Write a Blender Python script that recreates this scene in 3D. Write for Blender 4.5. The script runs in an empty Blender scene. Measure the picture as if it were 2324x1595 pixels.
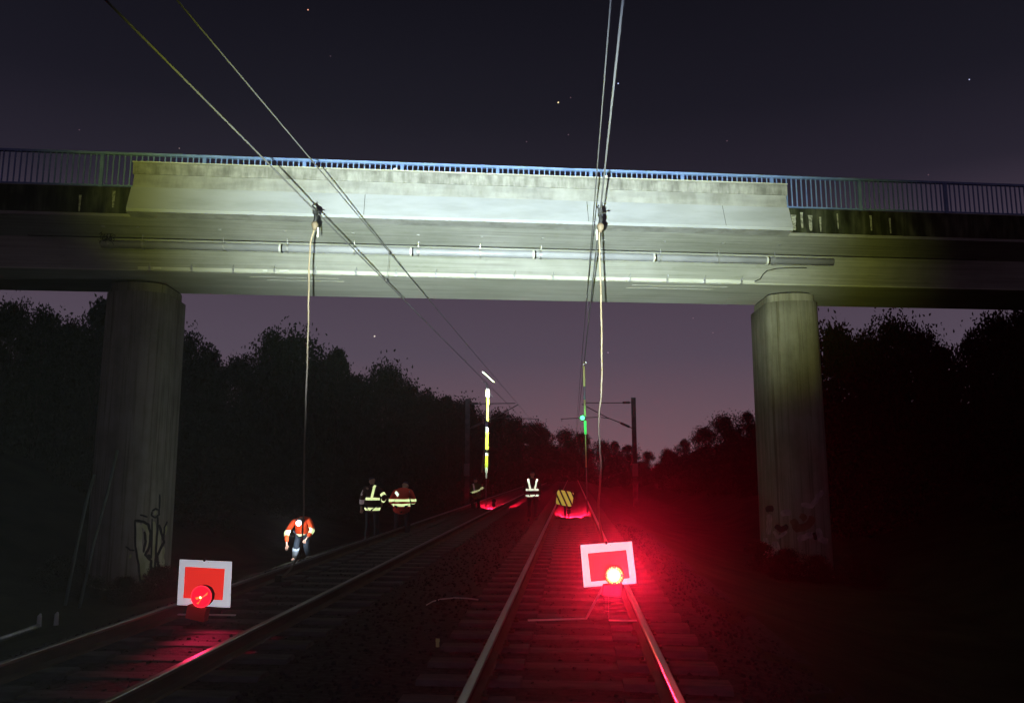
import bpy, bmesh, math, random
from mathutils import Vector, Matrix, Euler
from mathutils.bvhtree import BVHTree
R = math.radians
random.seed(7)
scene = bpy.context.scene
col = scene.collection

# ------------------------------------------------------------------ camera
PITCH, YAW, CAMZ = R(8.5), R(4.36), 1.57
cam_data = bpy.data.cameras.new("camera"); cam = bpy.data.objects.new("camera", cam_data); col.objects.link(cam)
cam_data.sensor_width = 36; cam_data.lens = 36 * 1790 / 2324; cam_data.clip_end = 6000; cam_data.clip_start = 0.05
cam.location = (0, 0, CAMZ); cam.rotation_euler = (math.pi / 2 + PITCH, 0, YAW)
scene.camera = cam

# ------------------------------------------------------------------ sky (night, town glow at the horizon)
w = bpy.data.worlds.new("World"); scene.world = w; w.use_nodes = True
nt = w.node_tree; nt.nodes.clear()
wo = nt.nodes.new('ShaderNodeOutputWorld'); bg = nt.nodes.new('ShaderNodeBackground')
tc = nt.nodes.new('ShaderNodeTexCoord'); sx = nt.nodes.new('ShaderNodeSeparateXYZ'); cr = nt.nodes.new('ShaderNodeValToRGB')
nt.links.new(tc.outputs['Generated'], sx.inputs[0]); nt.links.new(sx.outputs['Z'], cr.inputs[0])
nt.links.new(cr.outputs[0], bg.inputs[0]); nt.links.new(bg.outputs[0], wo.inputs[0])
el = cr.color_ramp.elements
el[0].position = 0.0; el[0].color = (.175, .098, .118, 1)
el[1].position = 1.0; el[1].color = (.0055, .0052, .009, 1)
for p_, c_ in ((.06, (.14, .085, .108, 1)), (.14, (.086, .065, .094, 1)), (.22, (.072, .052, .078, 1)), (.33, (.020, .0168, .028, 1)),
               (.42, (.0105, .0098, .0165, 1)), (.56, (.0056, .0055, .0092, 1))):
    e = el.new(p_); e.color = c_
bg.inputs[1].default_value = 1.0

# ------------------------------------------------------------------ exposure
scene.view_settings.view_transform = 'Standard'; scene.view_settings.look = 'None'
scene.view_settings.exposure = 0; scene.view_settings.gamma = 1
scene.cycles.volume_bounces = 0; scene.cycles.max_bounces = 5; scene.cycles.use_denoising = True
scene.cycles.sample_clamp_indirect = 4; scene.cycles.use_light_tree = False

# ------------------------------------------------------------------ the photographer's torch (held beside the camera)
def spot(name, loc, target, watts, color, size, blend, radius=.02, sc=None):
    l = bpy.data.lights.new(name, 'SPOT'); l.energy = watts; l.color = color
    l.spot_size = size; l.spot_blend = blend; l.shadow_soft_size = radius
    o = bpy.data.objects.new(name, l); col.objects.link(o); o.location = loc
    o.rotation_euler = (Vector(target) - Vector(loc)).to_track_quat('-Z', 'Y').to_euler()
    if sc: o.scale = sc
    return o
TORCH = (-.15, -.05, 1.46)
def beam(name, target, watts, color, size, blend, squash, roll):
    o = spot(name, TORCH, target, watts, color, size, blend)      # the torch throws a flattened oval beam, held slightly tilted
    o.rotation_euler = (o.rotation_euler.to_matrix() @ Matrix.Rotation(roll, 3, 'Z')).to_euler(); o.scale = (1, squash, 1)
    return o
beam('torch_core', (-1.7, 20, 8.1), 39000, (.66, .80, 1.0), R(50), 1.0, .74, R(-7))
beam('torch_rim', (-1.9, 20, 8.35), 16500, (.84, .92, .12), R(62), .9, .47, R(-10))
spot('torch_spill', TORCH, (-1.5, 20, 1.6), 105, (.62, .75, 1.0), R(82), 1.0)

# ------------------------------------------------------------------ camera helpers for measured points
FPX, CX, CY = 1790., 1162., 797.5
_f = Vector((-math.sin(YAW) * math.cos(PITCH), math.cos(YAW) * math.cos(PITCH), math.sin(PITCH)))
_r = Vector((math.cos(YAW), math.sin(YAW), 0)); _u = _r.cross(_f); _C = Vector((0, 0, CAMZ))
def ray(x, y): return _f + _r * ((x - CX) / FPX) - _u * ((y - CY) / FPX)
def at(x, y, Y): d = ray(x, y); return _C + d * (Y / d.y)
def atz(x, y, z): d = ray(x, y); return _C + d * ((z - CAMZ) / d.z)

# ------------------------------------------------------------------ object helpers
def tag(o, label=None, cat=None, group=None, kind=None):
    if label: o['label'] = label
    if cat: o['category'] = cat
    if group: o['group'] = group
    if kind: o['kind'] = kind
    return o
def empty(name, loc=(0, 0, 0), rz=0.):
    o = bpy.data.objects.new(name, None); col.objects.link(o); o.location = loc; o.rotation_euler = (0, 0, rz)
    o.empty_display_size = .2
    return o
def link(name, me, mat, parent=None):
    if mat and not me.materials: me.materials.append(mat)
    o = bpy.data.objects.new(name, me); col.objects.link(o)
    if parent is not None: o.parent = parent
    return o
def copy_tree(o, parent=None):
    c = o.copy(); col.objects.link(c); c.parent = parent
    for ch in list(o.children): copy_tree(ch, c)
    return c
class MB:
    def __init__(s): s.v = []; s.f = []
    def add(s, vs, fs):
        n = len(s.v); s.v += [tuple(v) for v in vs]; s.f += [tuple(i + n for i in f) for f in fs]; return s
    def box(s, x0, x1, y0, y1, z0, z1):
        return s.add([(x0,y0,z0),(x1,y0,z0),(x1,y1,z0),(x0,y1,z0),(x0,y0,z1),(x1,y0,z1),(x1,y1,z1),(x0,y1,z1)],
                     [(0,3,2,1),(4,5,6,7),(0,1,5,4),(1,2,6,5),(2,3,7,6),(3,0,4,7)])
    def obox(s, c, ax, ay, az):   # centre and three half-axis vectors
        c = Vector(c); ax = Vector(ax); ay = Vector(ay); az = Vector(az)
        P = [c + ax*i + ay*j + az*k for k in (-1,1) for j in (-1,1) for i in (-1,1)]
        return s.add(P, [(0,2,3,1),(4,5,7,6),(0,1,5,4),(1,3,7,5),(3,2,6,7),(2,0,4,6)])
    def tube(s, pts, r, n=8, cap=True):
        pts = [Vector(p) for p in pts]; rs = r if isinstance(r, (list, tuple)) else [r]*len(pts)
        vs = []; fs = []; prev = None
        for i, p in enumerate(pts):
            d = (pts[min(i+1, len(pts)-1)] - pts[max(i-1, 0)]).normalized()
            a = prev if prev is not None else (Vector((0,0,1)) if abs(d.z) < .9 else Vector((1,0,0)))
            x = (a - d*a.dot(d)).normalized(); prev = x; y = d.cross(x)
            for k in range(n):
                t = 2*math.pi*k/n; vs.append(p + (x*math.cos(t) + y*math.sin(t))*rs[i])
        for i in range(len(pts)-1):
            for k in range(n):
                k2 = (k+1) % n; fs.append((i*n+k, i*n+k2, (i+1)*n+k2, (i+1)*n+k))
        if cap:
            fs.append(tuple(reversed(range(n)))); fs.append(tuple((len(pts)-1)*n+k for k in range(n)))
        return s.add(vs, fs)
    def prism(s, prof, u0, u1, fn):   # profile polygon swept along u; fn(a,b,u) -> point
        n = len(prof); vs = [fn(a, b, u0) for a, b in prof] + [fn(a, b, u1) for a, b in prof]
        fs = [(i, (i+1) % n, n+(i+1) % n, n+i) for i in range(n)] + [tuple(reversed(range(n))), tuple(range(n, 2*n))]
        return s.add(vs, fs)
    def disc(s, c, nrm, r, n=24, h=.01):
        c = Vector(c); nrm = Vector(nrm).normalized()
        return s.tube([c - nrm*h/2, c + nrm*h/2], r, n)
    def mesh(s, name, smooth=False, bevel=0):
        me = bpy.data.meshes.new(name); me.from_pydata(s.v, [], s.f)
        bm = bmesh.new(); bm.from_mesh(me)
        bmesh.ops.recalc_face_normals(bm, faces=bm.faces)
        if bevel: bmesh.ops.bevel(bm, geom=[e for e in bm.edges if len(e.link_faces) == 2 and e.calc_face_angle() > .5], offset=bevel, segments=2, affect='EDGES', profile=.6)
        bm.to_mesh(me); bm.free()
        if smooth:
            for p in me.polygons: p.use_smooth = True
        me.update(); return me
    def build(s, name, mat, parent=None, smooth=False, bevel=0):
        return link(name, s.mesh(name, smooth, bevel), mat, parent)

# ------------------------------------------------------------------ materials
def mat(name, colr=(.5,.5,.5), rough=.7, metal=0., spec=.3):
    m = bpy.data.materials.new(name); m.use_nodes = True
    b = m.node_tree.nodes['Principled BSDF']
    b.inputs['Base Color'].default_value = (*colr, 1); b.inputs['Roughness'].default_value = rough
    b.inputs['Metallic'].default_value = metal; b.inputs['Specular IOR Level'].default_value = spec
    return m
def noisy(m, c1, c2, scale=(1,1,1), nscale=5., detail=6, lo=.35, hi=.65, bump=.0, bdist=.01, coord='Object', layers=()):
    """colour varies between c1 and c2 by noise; further layers multiply streaks/stains over it"""
    t = m.node_tree; L = t.links; b = t.nodes['Principled BSDF']
    tc = t.nodes.new('ShaderNodeTexCoord'); mp = t.nodes.new('ShaderNodeMapping'); mp.inputs['Scale'].default_value = scale
    nz = t.nodes.new('ShaderNodeTexNoise'); nz.inputs['Scale'].default_value = nscale; nz.inputs['Detail'].default_value = detail
    rp = t.nodes.new('ShaderNodeValToRGB'); rp.color_ramp.elements[0].position = lo; rp.color_ramp.elements[1].position = hi
    rp.color_ramp.elements[0].color = (*c1, 1); rp.color_ramp.elements[1].color = (*c2, 1)
    L.new(tc.outputs[coord], mp.inputs[0]); L.new(mp.outputs[0], nz.inputs[0]); L.new(nz.outputs[0], rp.inputs[0])
    out = rp.outputs[0]
    for (sc, ns, l0, l1, dark, seed) in layers:
        mp2 = t.nodes.new('ShaderNodeMapping'); mp2.inputs['Scale'].default_value = sc; mp2.inputs['Location'].default_value = (seed, seed*1.7, seed*.3)
        n2 = t.nodes.new('ShaderNodeTexNoise'); n2.inputs['Scale'].default_value = ns; n2.inputs['Detail'].default_value = 8; n2.inputs['Roughness'].default_value = .65
        r2 = t.nodes.new('ShaderNodeValToRGB'); r2.color_ramp.elements[0].position = l0; r2.color_ramp.elements[1].position = l1
        r2.color_ramp.elements[0].color = (*dark, 1); r2.color_ramp.elements[1].color = (1, 1, 1, 1)
        mx = t.nodes.new('ShaderNodeMix'); mx.data_type = 'RGBA'; mx.blend_type = 'MULTIPLY'; mx.inputs[0].default_value = 1
        L.new(tc.outputs[coord], mp2.inputs[0]); L.new(mp2.outputs[0], n2.inputs[0]); L.new(n2.outputs[0], r2.inputs[0])
        L.new(out, mx.inputs[6]); L.new(r2.outputs[0], mx.inputs[7]); out = mx.outputs[2]
    L.new(out, b.inputs['Base Color'])
    if bump:
        bp = t.nodes.new('ShaderNodeBump'); bp.inputs['Strength'].default_value = bump; bp.inputs['Distance'].default_value = bdist
        L.new(nz.outputs[0], bp.inputs['Height']); L.new(bp.outputs[0], b.inputs['Normal'])
    return m
def retro(name, colr, gain=.8, rough=.32, base=None):
    """retroreflective sheeting (glass beads): it sends light back towards the lamp it came from,
    i.e. a glossy lobe around the direction of incidence, on top of the sheet's own colour"""
    m = mat(name, base or colr, .5); t = m.node_tree; L = t.links; b = t.nodes['Principled BSDF']
    g = t.nodes.new('ShaderNodeBsdfGlossy'); g.inputs['Color'].default_value = (*[c*gain for c in colr], 1); g.inputs['Roughness'].default_value = rough
    ge = t.nodes.new('ShaderNodeNewGeometry'); L.new(ge.outputs['Incoming'], g.inputs['Normal'])
    ad = t.nodes.new('ShaderNodeAddShader'); L.new(b.outputs[0], ad.inputs[0]); L.new(g.outputs[0], ad.inputs[1])
    L.new(ad.outputs[0], t.nodes['Material Output'].inputs[0])
    return m
def glow(name, colr, strength):
    m = mat(name, colr, .3); b = m.node_tree.nodes['Principled BSDF']
    b.inputs['Emission Color'].default_value = (*colr, 1); b.inputs['Emission Strength'].default_value = strength
    return m
M = {}
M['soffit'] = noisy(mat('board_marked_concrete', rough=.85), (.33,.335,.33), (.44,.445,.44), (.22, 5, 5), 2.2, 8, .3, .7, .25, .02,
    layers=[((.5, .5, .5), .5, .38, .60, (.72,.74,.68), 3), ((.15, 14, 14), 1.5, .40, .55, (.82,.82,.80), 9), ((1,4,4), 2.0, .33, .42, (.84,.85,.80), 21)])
M['soffit_brightened'] = noisy(mat('brightened_soffit_concrete', rough=.85), (.55,.56,.52), (.70,.71,.66), (.22, 3, 3), 1.6, 8, .3, .7, .2, .02,
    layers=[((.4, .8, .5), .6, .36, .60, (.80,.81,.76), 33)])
M['panel_low'] = noisy(mat('smooth_concrete', rough=.8), (.39,.41,.46), (.48,.50,.55), (.4, 1, 1), 1.2, 6, .3, .7, .1, .01,
    layers=[((.6, .6, 3), 1.0, .36, .55, (.86,.86,.84), 5)])
M['panel_up'] = noisy(mat('weathered_concrete', rough=.88), (.33,.335,.34), (.45,.455,.455), (.6, 2, 3), 2.0, 9, .3, .7, .2, .01,
    layers=[((1.2, 1, .5), 2.2, .36, .58, (.74,.74,.70), 12)])
M['lip'] = noisy(mat('stained_concrete', rough=.9), (.26,.26,.25), (.42,.42,.41), (1.5, 2, 2.5), 1.6, 10, .35, .62, .3, .01,
    layers=[((3, 1, .7), 2.0, .40, .60, (.62,.63,.60), 31)])
M['edge'] = noisy(mat('mossy_concrete', rough=.9), (.03,.035,.025), (.13,.14,.10), (2.0, 2, .8), 1.6, 8, .4, .68, .2, .01,
    layers=[((5, 1, .4), 1.0, .40, .62, (.35,.40,.28), 17)])
M['pier'] = noisy(mat('pier_concrete', rough=.88), (.24,.235,.20), (.36,.35,.30), (4, 4, .12), 1.3, 8, .3, .7, .2, .01,
    layers=[((7, 7, .16), 1.6, .34, .48, (.50,.48,.40), 4), ((1.2,1.2,.8), 1.2, .35, .6, (.72,.72,.66), 8)])
M['rail_blue'] = noisy(mat('blue_grey_paint', rough=.45, spec=.4), (.17,.27,.58), (.24,.36,.68), (1,1,1), 3, 4)
M['galv'] = noisy(mat('galvanised_steel', rough=.4, metal=.7), (.35,.36,.38), (.55,.56,.58), (1,1,1), 12, 4)
M['pipe'] = noisy(mat('grey_plastic_pipe', rough=.35, spec=.5), (.33,.34,.39), (.42,.43,.48), (.5,1,1), 3, 4)
M['conduit'] = noisy(mat('pale_duct', rough=.6), (.50,.51,.46), (.62,.63,.58), (.3,1,1), 3, 4)
M['lime'] = noisy(mat('lime_deposit', rough=.9), (.16,.17,.14), (.50,.51,.46), (3,3,6), 3, 8, .35, .6)
M['rib'] = mat('rib_concrete', (.66,.67,.62), .85)
M['white_bit'] = mat('white_collar', (.75,.76,.74), .5)
M['black'] = mat('black_rubber', (.012,.012,.014), .6)
M['bearing'] = mat('bearing_pad', (.01,.01,.01), .8)
M['ballast'] = noisy(mat('ballast_stone', rough=.95, spec=.15), (.011,.010,.014), (.038,.036,.043), (1,1,1), 14, 6, .3, .7, .8, .03)
M['ground'] = noisy(mat('soil', rough=1, spec=.1), (.012,.014,.008), (.035,.036,.02), (1,1,1), .8, 9, .3, .7, .8, .1)
M['sleeper'] = noisy(mat('sleeper_concrete', rough=.9, spec=.15), (.05,.047,.052), (.10,.094,.10), (1,3,3), 4, 8, .3, .7, .3, .01)
M['rail'] = noisy(mat('worn_rail_steel', rough=.36, metal=.9), (.13,.115,.11), (.22,.20,.195), (1,.1,1), 6, 5)
M['rail_web'] = noisy(mat('rusty_rail_steel', rough=.8), (.05,.025,.018), (.09,.05,.035), (1,.3,1), 6, 5)
M['wire'] = mat('copper_wire', (.13,.13,.14), .5, 0, .5)
M['rope'] = noisy(mat('earthing_cable_sheath', rough=.5), (.19,.15,.105), (.25,.20,.145), (1,1,1), 2, 3)
M['lug'] = mat('cable_lug', (.13,.10,.07), .6)
M['mast'] = noisy(mat('mast_steel', rough=.8), (.05,.05,.055), (.09,.09,.09), (1,1,1), 3, 5)
M['bark'] = noisy(mat('bark', rough=.95), (.02,.016,.012), (.05,.04,.03), (6,6,1), 3, 6, .3, .7, .5, .02)
def leafmat(n, a, b): return noisy(mat(n, rough=.8, spec=.1), a, b, (1,1,1), 1.3, 3)
M['leaf'] = leafmat('leaf_dark', (.012,.018,.010), (.026,.034,.018))
M['leaf2'] = leafmat('leaf_mid', (.016,.02,.012), (.032,.037,.02))

# ------------------------------------------------------------------ terrain
PROF = [(-300, 14), (-120, 12), (-60, 9), (-32, 6.0), (-20, 1.9), (-14, -.9), (-11, -1.75), (-9.3, -1.55), (-7.7, -.93), (-6.3, -.50), (-5.25, -.26), (-4, -.215), (0, -.215),
        (1.6, -.25), (2.6, -.55), (4.2, -1.05), (5.6, -1.35), (8.5, -1.5), (12, -.2), (20, 3.0), (32, 6.5), (60, 9), (120, 12), (300, 14)]
def gz(x, y=0):
    for (a, za), (b, zb) in zip(PROF, PROF[1:]):
        if a <= x <= b:
            z = za + (zb - za)*(x - a)/(b - a); break
    else: z = 14
    if abs(x) > 9: z += .35*math.sin(x*.37 + y*.21)*min(1, (abs(x) - 9)/6) + .2*math.sin(y*.53)*min(1, (abs(x) - 9)/6)
    if z > 0: z *= 1 - .62*min(1, max(0, (y - 60)/90))
    return z
xs = [-300, -220, -160, -120, -90, -60, -45, -38] + [-32 + i*1.0 for i in range(22)] + [-10 + i*.5 for i in range(41)] + [11 + i for i in range(22)] + [38, 45, 60, 90, 120, 160, 220, 300]
ys = [-60, -30, -15] + [-8 + i*.8 for i in range(60)] + [40 + i*3 for i in range(34)] + [150, 170, 200, 240, 300]
g = MB(); nx = len(xs)
g.v = [(x, y, gz(x, y) + (random.uniform(-.03, .03) if abs(x) > 5.6 or (1.9 < x) else random.uniform(-.012, .0)) - (.05 if -5.2 < x < 1.6 else 0)) for y in ys for x in xs]
g.f = [(j*nx+i, j*nx+i+1, (j+1)*nx+i+1, (j+1)*nx+i) for j in range(len(ys)-1) for i in range(nx-1)]
go = g.build('ground', M['ground'], None, smooth=True); tag(go, kind='structure')

# ballast: one bed sheet with a few thousand real stones on it where the camera is near
b = MB()
bx = [-6.3, -5.8, -5.25, -5.0, -4, -3, -2, -1, 0, 1, 1.5, 2.0, 2.6]
by = [-8 + i*1.0 for i in range(60)] + [55 + 5*i for i in range(50)]
def bz(x): return gz(x) + .012 - (.0 if -5.3 < x < 1.7 else .004)
b.v = [(x, y, bz(x)) for y in by for x in bx]; n_ = len(bx)
b.f = [(j*n_+i, j*n_+i+1, (j+1)*n_+i+1, (j+1)*n_+i) for j in range(len(by)-1) for i in range(n_-1)]
ico = [(0,0,1), (.9,0,.3), (.3,.85,.2), (-.75,.5,.3), (-.7,-.55,.25), (.3,-.85,.3), (0,0,-.6)]
icf = [(0,1,2), (0,2,3), (0,3,4), (0,4,5), (0,5,1), (6,2,1), (6,3,2), (6,4,3), (6,5,4), (6,1,5)]
for _ in range(15000):
    y = 1.2 + 26*random.random()**1.7; x = random.uniform(-6.2, 2.4)
    s = random.uniform(.015, .034); z = bz(x) + s*.15
    if min(abs(x+.03), abs(x+3.97)) < 1.33: z -= .014
    mt = Matrix.Translation((x, y, z)) @ Euler((random.uniform(0,6), random.uniform(0,6), random.uniform(0,6))).to_matrix().to_4x4() @ Matrix.Diagonal((s*random.uniform(.8,1.4), s, s*random.uniform(.7,1.1), 1))
    b.add([mt @ Vector(q) for q in ico], icf)
bo = b.build('ballast', M['ballast']); tag(bo, 'dark crushed stone bed under and between the two tracks', 'ballast', kind='stuff')

# ------------------------------------------------------------------ the two railway tracks
rail_prof = [(-.036,0),(-.032,-.012),(-.036,-.028),(-.010,-.042),(-.008,-.125),(-.06,-.145),(-.075,-.158),(.075,-.158),(.06,-.145),(.008,-.125),(.010,-.042),(.036,-.028),(.032,-.012),(.036,0)]
rail_prof = [(-.034,-.006),(-.036,-.03),(-.010,-.042),(-.008,-.125),(-.06,-.145),(-.075,-.158),(.075,-.158),(.06,-.145),(.008,-.125),(.010,-.042),(.036,-.03),(.034,-.006),(.024,0),(-.024,0)]
sl = MB()
sl.prism([(-.15,-.06),(.15,-.06),(.13,.0),(.10,.028),(-.10,.028),(-.13,.0)], -1.30, -.42, lambda a, c, u: (u, a, c))
sl.prism([(-.14,-.06),(.14,-.06),(.12,-.012),(.10,-.004),(-.10,-.004),(-.12,-.012)], -.42, .42, lambda a, c, u: (u, a, c))
sl.prism([(-.15,-.06),(.15,-.06),(.13,.0),(.10,.028),(-.10,.028),(-.13,.0)], .42, 1.30, lambda a, c, u: (u, a, c))
sl_me = sl.mesh('sleeper', bevel=.006); sl_me.materials.append(M['sleeper'])
fs_ = MB(); fs_.obox((0,0,.045), (.028,0,0), (0,.05,0), (0,0,.010)); fs_.tube([(0,0,.03), (0,0,.085)], .016, 6)
fs_me = fs_.mesh('rail_clip'); fs_me.materials.append(M['rail_web'])
def track(x, label, zl=0, zr=0):
    t = empty('railway_track', (x, 0, 0)); tag(t, label, 'railway track', 'railway tracks under the bridge')
    for s, zz in ((-1, zl), (1, zr)):
        r_ = MB(); r_.prism(rail_prof, -8, 290, lambda a, c, u: (s*.75 + a, u, c + zz))
        ro = r_.build('rail', M['rail_web'], t); ro.data.materials.append(M['rail'])
        for p in ro.data.polygons:
            if p.center.z > zz - .02: p.material_index = 1
    for i in range(100):
        o = link('sleeper', sl_me, None, t); o.location = (random.uniform(-.015, .015), 1.35 + .62*i, -.19); o.rotation_euler = (0, 0, random.uniform(-.012, .012))
        if i < 14 and x > -2:
            for q in (-.85, -.65, .65, .85):
                k_ = link('rail_clip', fs_me, None, o); k_.location = (q, 0, 0)
    far = MB()
    for i in range(100, 250): far.box(-1.3, 1.3, 1.2 + .62*i, 1.45 + .62*i, -.23, -.17)
    f = far.build('distant_sleepers', M['sleeper'], t); f['kind'] = 'stuff'
    return t
track(-.03, 'near railway track with close dark sleepers, running straight away under the bridge')
track(-3.97, 'left railway track with one rail streaked red, running beside the near track', .0, .0)

# ------------------------------------------------------------------ the road bridge
bridge = empty('road_bridge', (0, 20.2, 0), R(9.7))
tag(bridge, 'concrete road bridge with blue railing crossing over both tracks, lit by a torch', 'bridge')
U0, U1 = -46, 42
def uv(a, c, u): return (u, a, c)
W = 5.5
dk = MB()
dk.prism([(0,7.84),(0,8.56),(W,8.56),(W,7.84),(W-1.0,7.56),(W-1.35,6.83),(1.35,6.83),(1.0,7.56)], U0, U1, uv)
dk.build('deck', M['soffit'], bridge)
sf = MB(); sf.prism([(1.353,6.829),(W-1.353,6.829),(W-1.37,6.80),(1.37,6.80)], U0, U1, uv); sf.build('brightened_soffit_face', M['soffit_brightened'], bridge)  # thin face split off the deck, made paler to stand in for torch light
ed = MB(); ed.prism([(-.03,7.92),(-.03,8.60),(.30,8.60),(.30,8.563),(-.003,8.563),(-.003,7.92)], U0, -11.17, uv); ed.prism([(-.03,7.92),(-.03,8.60),(.30,8.60),(.30,8.563),(-.003,8.563),(-.003,7.92)], 5.98, U1, uv)
ed.prism([(W+.003,7.92),(W+.003,8.563),(W-.3,8.563),(W-.3,8.60),(W+.03,8.60),(W+.03,7.92)], U0, U1, uv)
ed.build('edge_beam', M['edge'], bridge)
# contact protection screen hung outside the railing over the tracks
SU0, SU1 = -11.14, 5.95
lp = MB(); lp.prism([(-.15,8.92),(-.17,9.20),(-.05,9.215),(-.05,8.92)], SU0, SU1, uv); lp.build('screen_coping', M['lip'], bridge, bevel=.006)
ct = MB(); ct.box(SU0-.01, SU1+.01, -.19, -.04, 9.216, 9.245); ct.build('coping_top', M['conduit'], bridge, bevel=.004)
up = MB(); up.prism([(-.17,8.56),(-.13,8.917),(-.05,8.917),(-.05,8.56)], SU0+.03, SU1-.03, uv); up.build('screen_upper_slab', M['panel_up'], bridge)
lo = MB(); lo.prism([(-.42,7.93),(-.20,8.557),(-.05,8.557),(-.05,7.97),(-.38,7.86)], SU0+.01, SU1-.01, uv); lo.build('screen_lower_slab', M['panel_low'], bridge)
ub = MB(); ub.prism([(-.377,7.857),(-.052,7.967),(-.05,8.4),(-.006,8.4),(-.006,7.825)], SU0, SU1, uv); ub.build('screen_bracket_beam', M['panel_up'], bridge)
for q in (-4.6, .95):    # two little studs on the coping
    s_ = MB(); s_.box(q-.05, q+.05, -.15, -.07, 9.246, 9.31); s_.build('coping_stud', M['white_bit'], bridge, bevel=.005)
for q in (-5.35, .42, 4.1):
    j_ = MB(); j_.prism([(-.4225,7.935),(-.2025,8.552),(-.20,8.552),(-.42,7.935)], q-.006, q+.006, uv); j_.build('slab_joint', M['edge'], bridge)
rgs = random.Random(11)
for q, ww in ((6.15,.10),(6.38,.06),(6.62,.08),(6.9,.04),(8.35,.05),(8.9,.04),(-11.6,.05),(-12.4,.04),(7.4,.03)):   # lime streaks run down the edge beam
    zt_ = rgs.uniform(8.35, 8.5); pts = [(q + rgs.uniform(-1,1)*ww*.06, zt_ - .062*k, ww*rgs.uniform(.8,1.1)*(1.5-.09*k)) for k in range(8)]
    L1 = MB(); L1.v = [(a - b_/2, -.0325, c_) for a, c_, b_ in pts] + [(a + b_/2, -.0325, c_) for a, c_, b_ in pts]; L1.f = [(k, k+1, 9+k, 8+k) for k in range(7)]
    L1.build('lime_streak', M['lime'], bridge)
# railing: one part, with panels and posts below it
PST = [ -12.0 + 2.52*i for i in range(-13, 21)]
rl = MB(); rl.box(U0, U1, .06, .15, 9.50, 9.56); rl.box(U0, U1, .085, .125, 8.66, 8.70)
railing = rl.build('railing', M['rail_blue'], bridge)
pm = MB(); pm.box(-.045, .045, .07, .14, 8.60, 9.498); pm_me = pm.mesh('post', bevel=.004); pm_me.materials.append(M['rail_blue'])
pn = MB()
for k in range(1, 18):
    q = 2.52*k/18; pn.box(q-.014, q+.014, .09, .12, 8.70, 9.50)
pn_me = pn.mesh('baluster_panel'); pn_me.materials.append(M['rail_blue'])
for u_ in PST:
    o = link('post', pm_me, None, railing); o.location = (u_, 0, 0)
    o = link('baluster_panel', pn_me, None, railing); o.location = (u_, 0, 0)
rl2 = MB(); rl2.box(U0, U1, W-.15, W-.06, 9.50, 9.56); rl2.box(U0, U1, W-.125, W-.085, 8.66, 8.70)
rr = rl2.build('railing', M['rail_blue'], bridge)
for u_ in PST:
    o = link('post', pm_me, None, rr); o.location = (u_, W-.21, 0)
    o = link('baluster_panel', pn_me, None, rr); o.location = (u_, W-.21, 0)
# drain pipe hung below the kink of the cantilever
PV, PZ = .93, 7.385
pp = MB(); pp.tube([(-12.2, PV, PZ), (7.7, PV, PZ)], .105, 20)
pipe = pp.build('drain_pipe', M['pipe'], bridge, smooth=True)
cb = MB(); cb.tube([(-14, PV-.10, 7.535), (12, PV-.10, 7.535)], .014, 6); cb.build('cable', M['black'], bridge)  # black line put in for the dark crease along the cantilever kink
bk = MB(); bk.disc((0, PV, PZ), (1,0,0), .125, 20, .05); bk.tube([(0, PV-.09, PZ+.09), (0, PV-.14, 7.72), (0, PV-.42, 7.75)], .013, 6); bk.box(-.04,.04,PV-.50,PV-.38,7.70,7.735)
bk_me = bk.mesh('pipe_bracket'); bk_me.materials.append(M['galv'])
for u_ in (-12.0, -11.15, -9.1, -7.45, -5.7, -4.0, -2.33, -.67, .99, 2.67, 4.33, 5.95):
    o = link('pipe_bracket', bk_me, None, pipe); o.location = (u_, 0, 0)
jn = MB(); jn.disc((0, PV, PZ), (1,0,0), .118, 20, .05); jn_me = jn.mesh('pipe_joint'); jn_me.materials.append(M['white_bit'])
js = MB(); js.disc((.05, PV, PZ), (1,0,0), .116, 20, .04); js_me = js.mesh('joint_seal'); js_me.materials.append(M['black'])
for u_ in (-7.65, -4.2, -.87, 2.5, 5.75):
    o = link('pipe_joint', jn_me, None, pipe); o.location = (u_, 0, 0); o = link('joint_seal', js_me, None, pipe); o.location = (u_, 0, 0)
# cable duct along the lower corner of the web
cd = MB(); cd.box(-11.4, 5.55, 1.30, 1.345, 6.805, 6.90)
duct = cd.build('cable_duct', M['conduit'], bridge, bevel=.006)
cl = MB(); cl.box(-.03, .03, 1.285, 1.35, 6.79, 6.915); cl.tube([(0, 1.30, 6.91), (.02, 1.24, 6.99)], .016, 6); cl_me = cl.mesh('duct_clip', bevel=.004); cl_me.materials.append(M['galv'])
for i in range(16):
    o = link('duct_clip', cl_me, None, duct); o.location = (-11.1 + 1.083*i, 0, 0)
for u_, d_ in ((-10.9,.1), (-8.1,.06), (-7.6,.12), (-3.0,.12), (-1.5,.05), (1.35,.10), (1.8,.10)):
    fx = MB(); fx.box(u_-d_, u_+d_, 1.265, 1.299, 6.83, 6.885); fx.build('junction_box', M['white_bit'], duct, bevel=.008)
cu = MB(); P_ = [(5.52,1.29,6.86),(5.68,1.25,6.93),(5.74,1.2,7.05),(5.85,1.16,7.15),(6.1,1.12,7.21),(6.5,1.10,7.24),(7.0,1.10,7.25)]
cu.tube(P_, .014, 6); cu.build('loose_cable', M['black'], duct)
# faint paler ribs left by the formwork on the soffit
for (a, bb, v_) in ((-8.6,-6.2,1.75), (-8.2,-6.1,2.1), (2.1,4.9,1.75), (2.0,4.6,2.1)):
    s_ = MB(); s_.box(a, bb, v_, v_+.05, 6.793, 6.7985); s_.build('soffit_rib', M['rib'], bridge)
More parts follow.
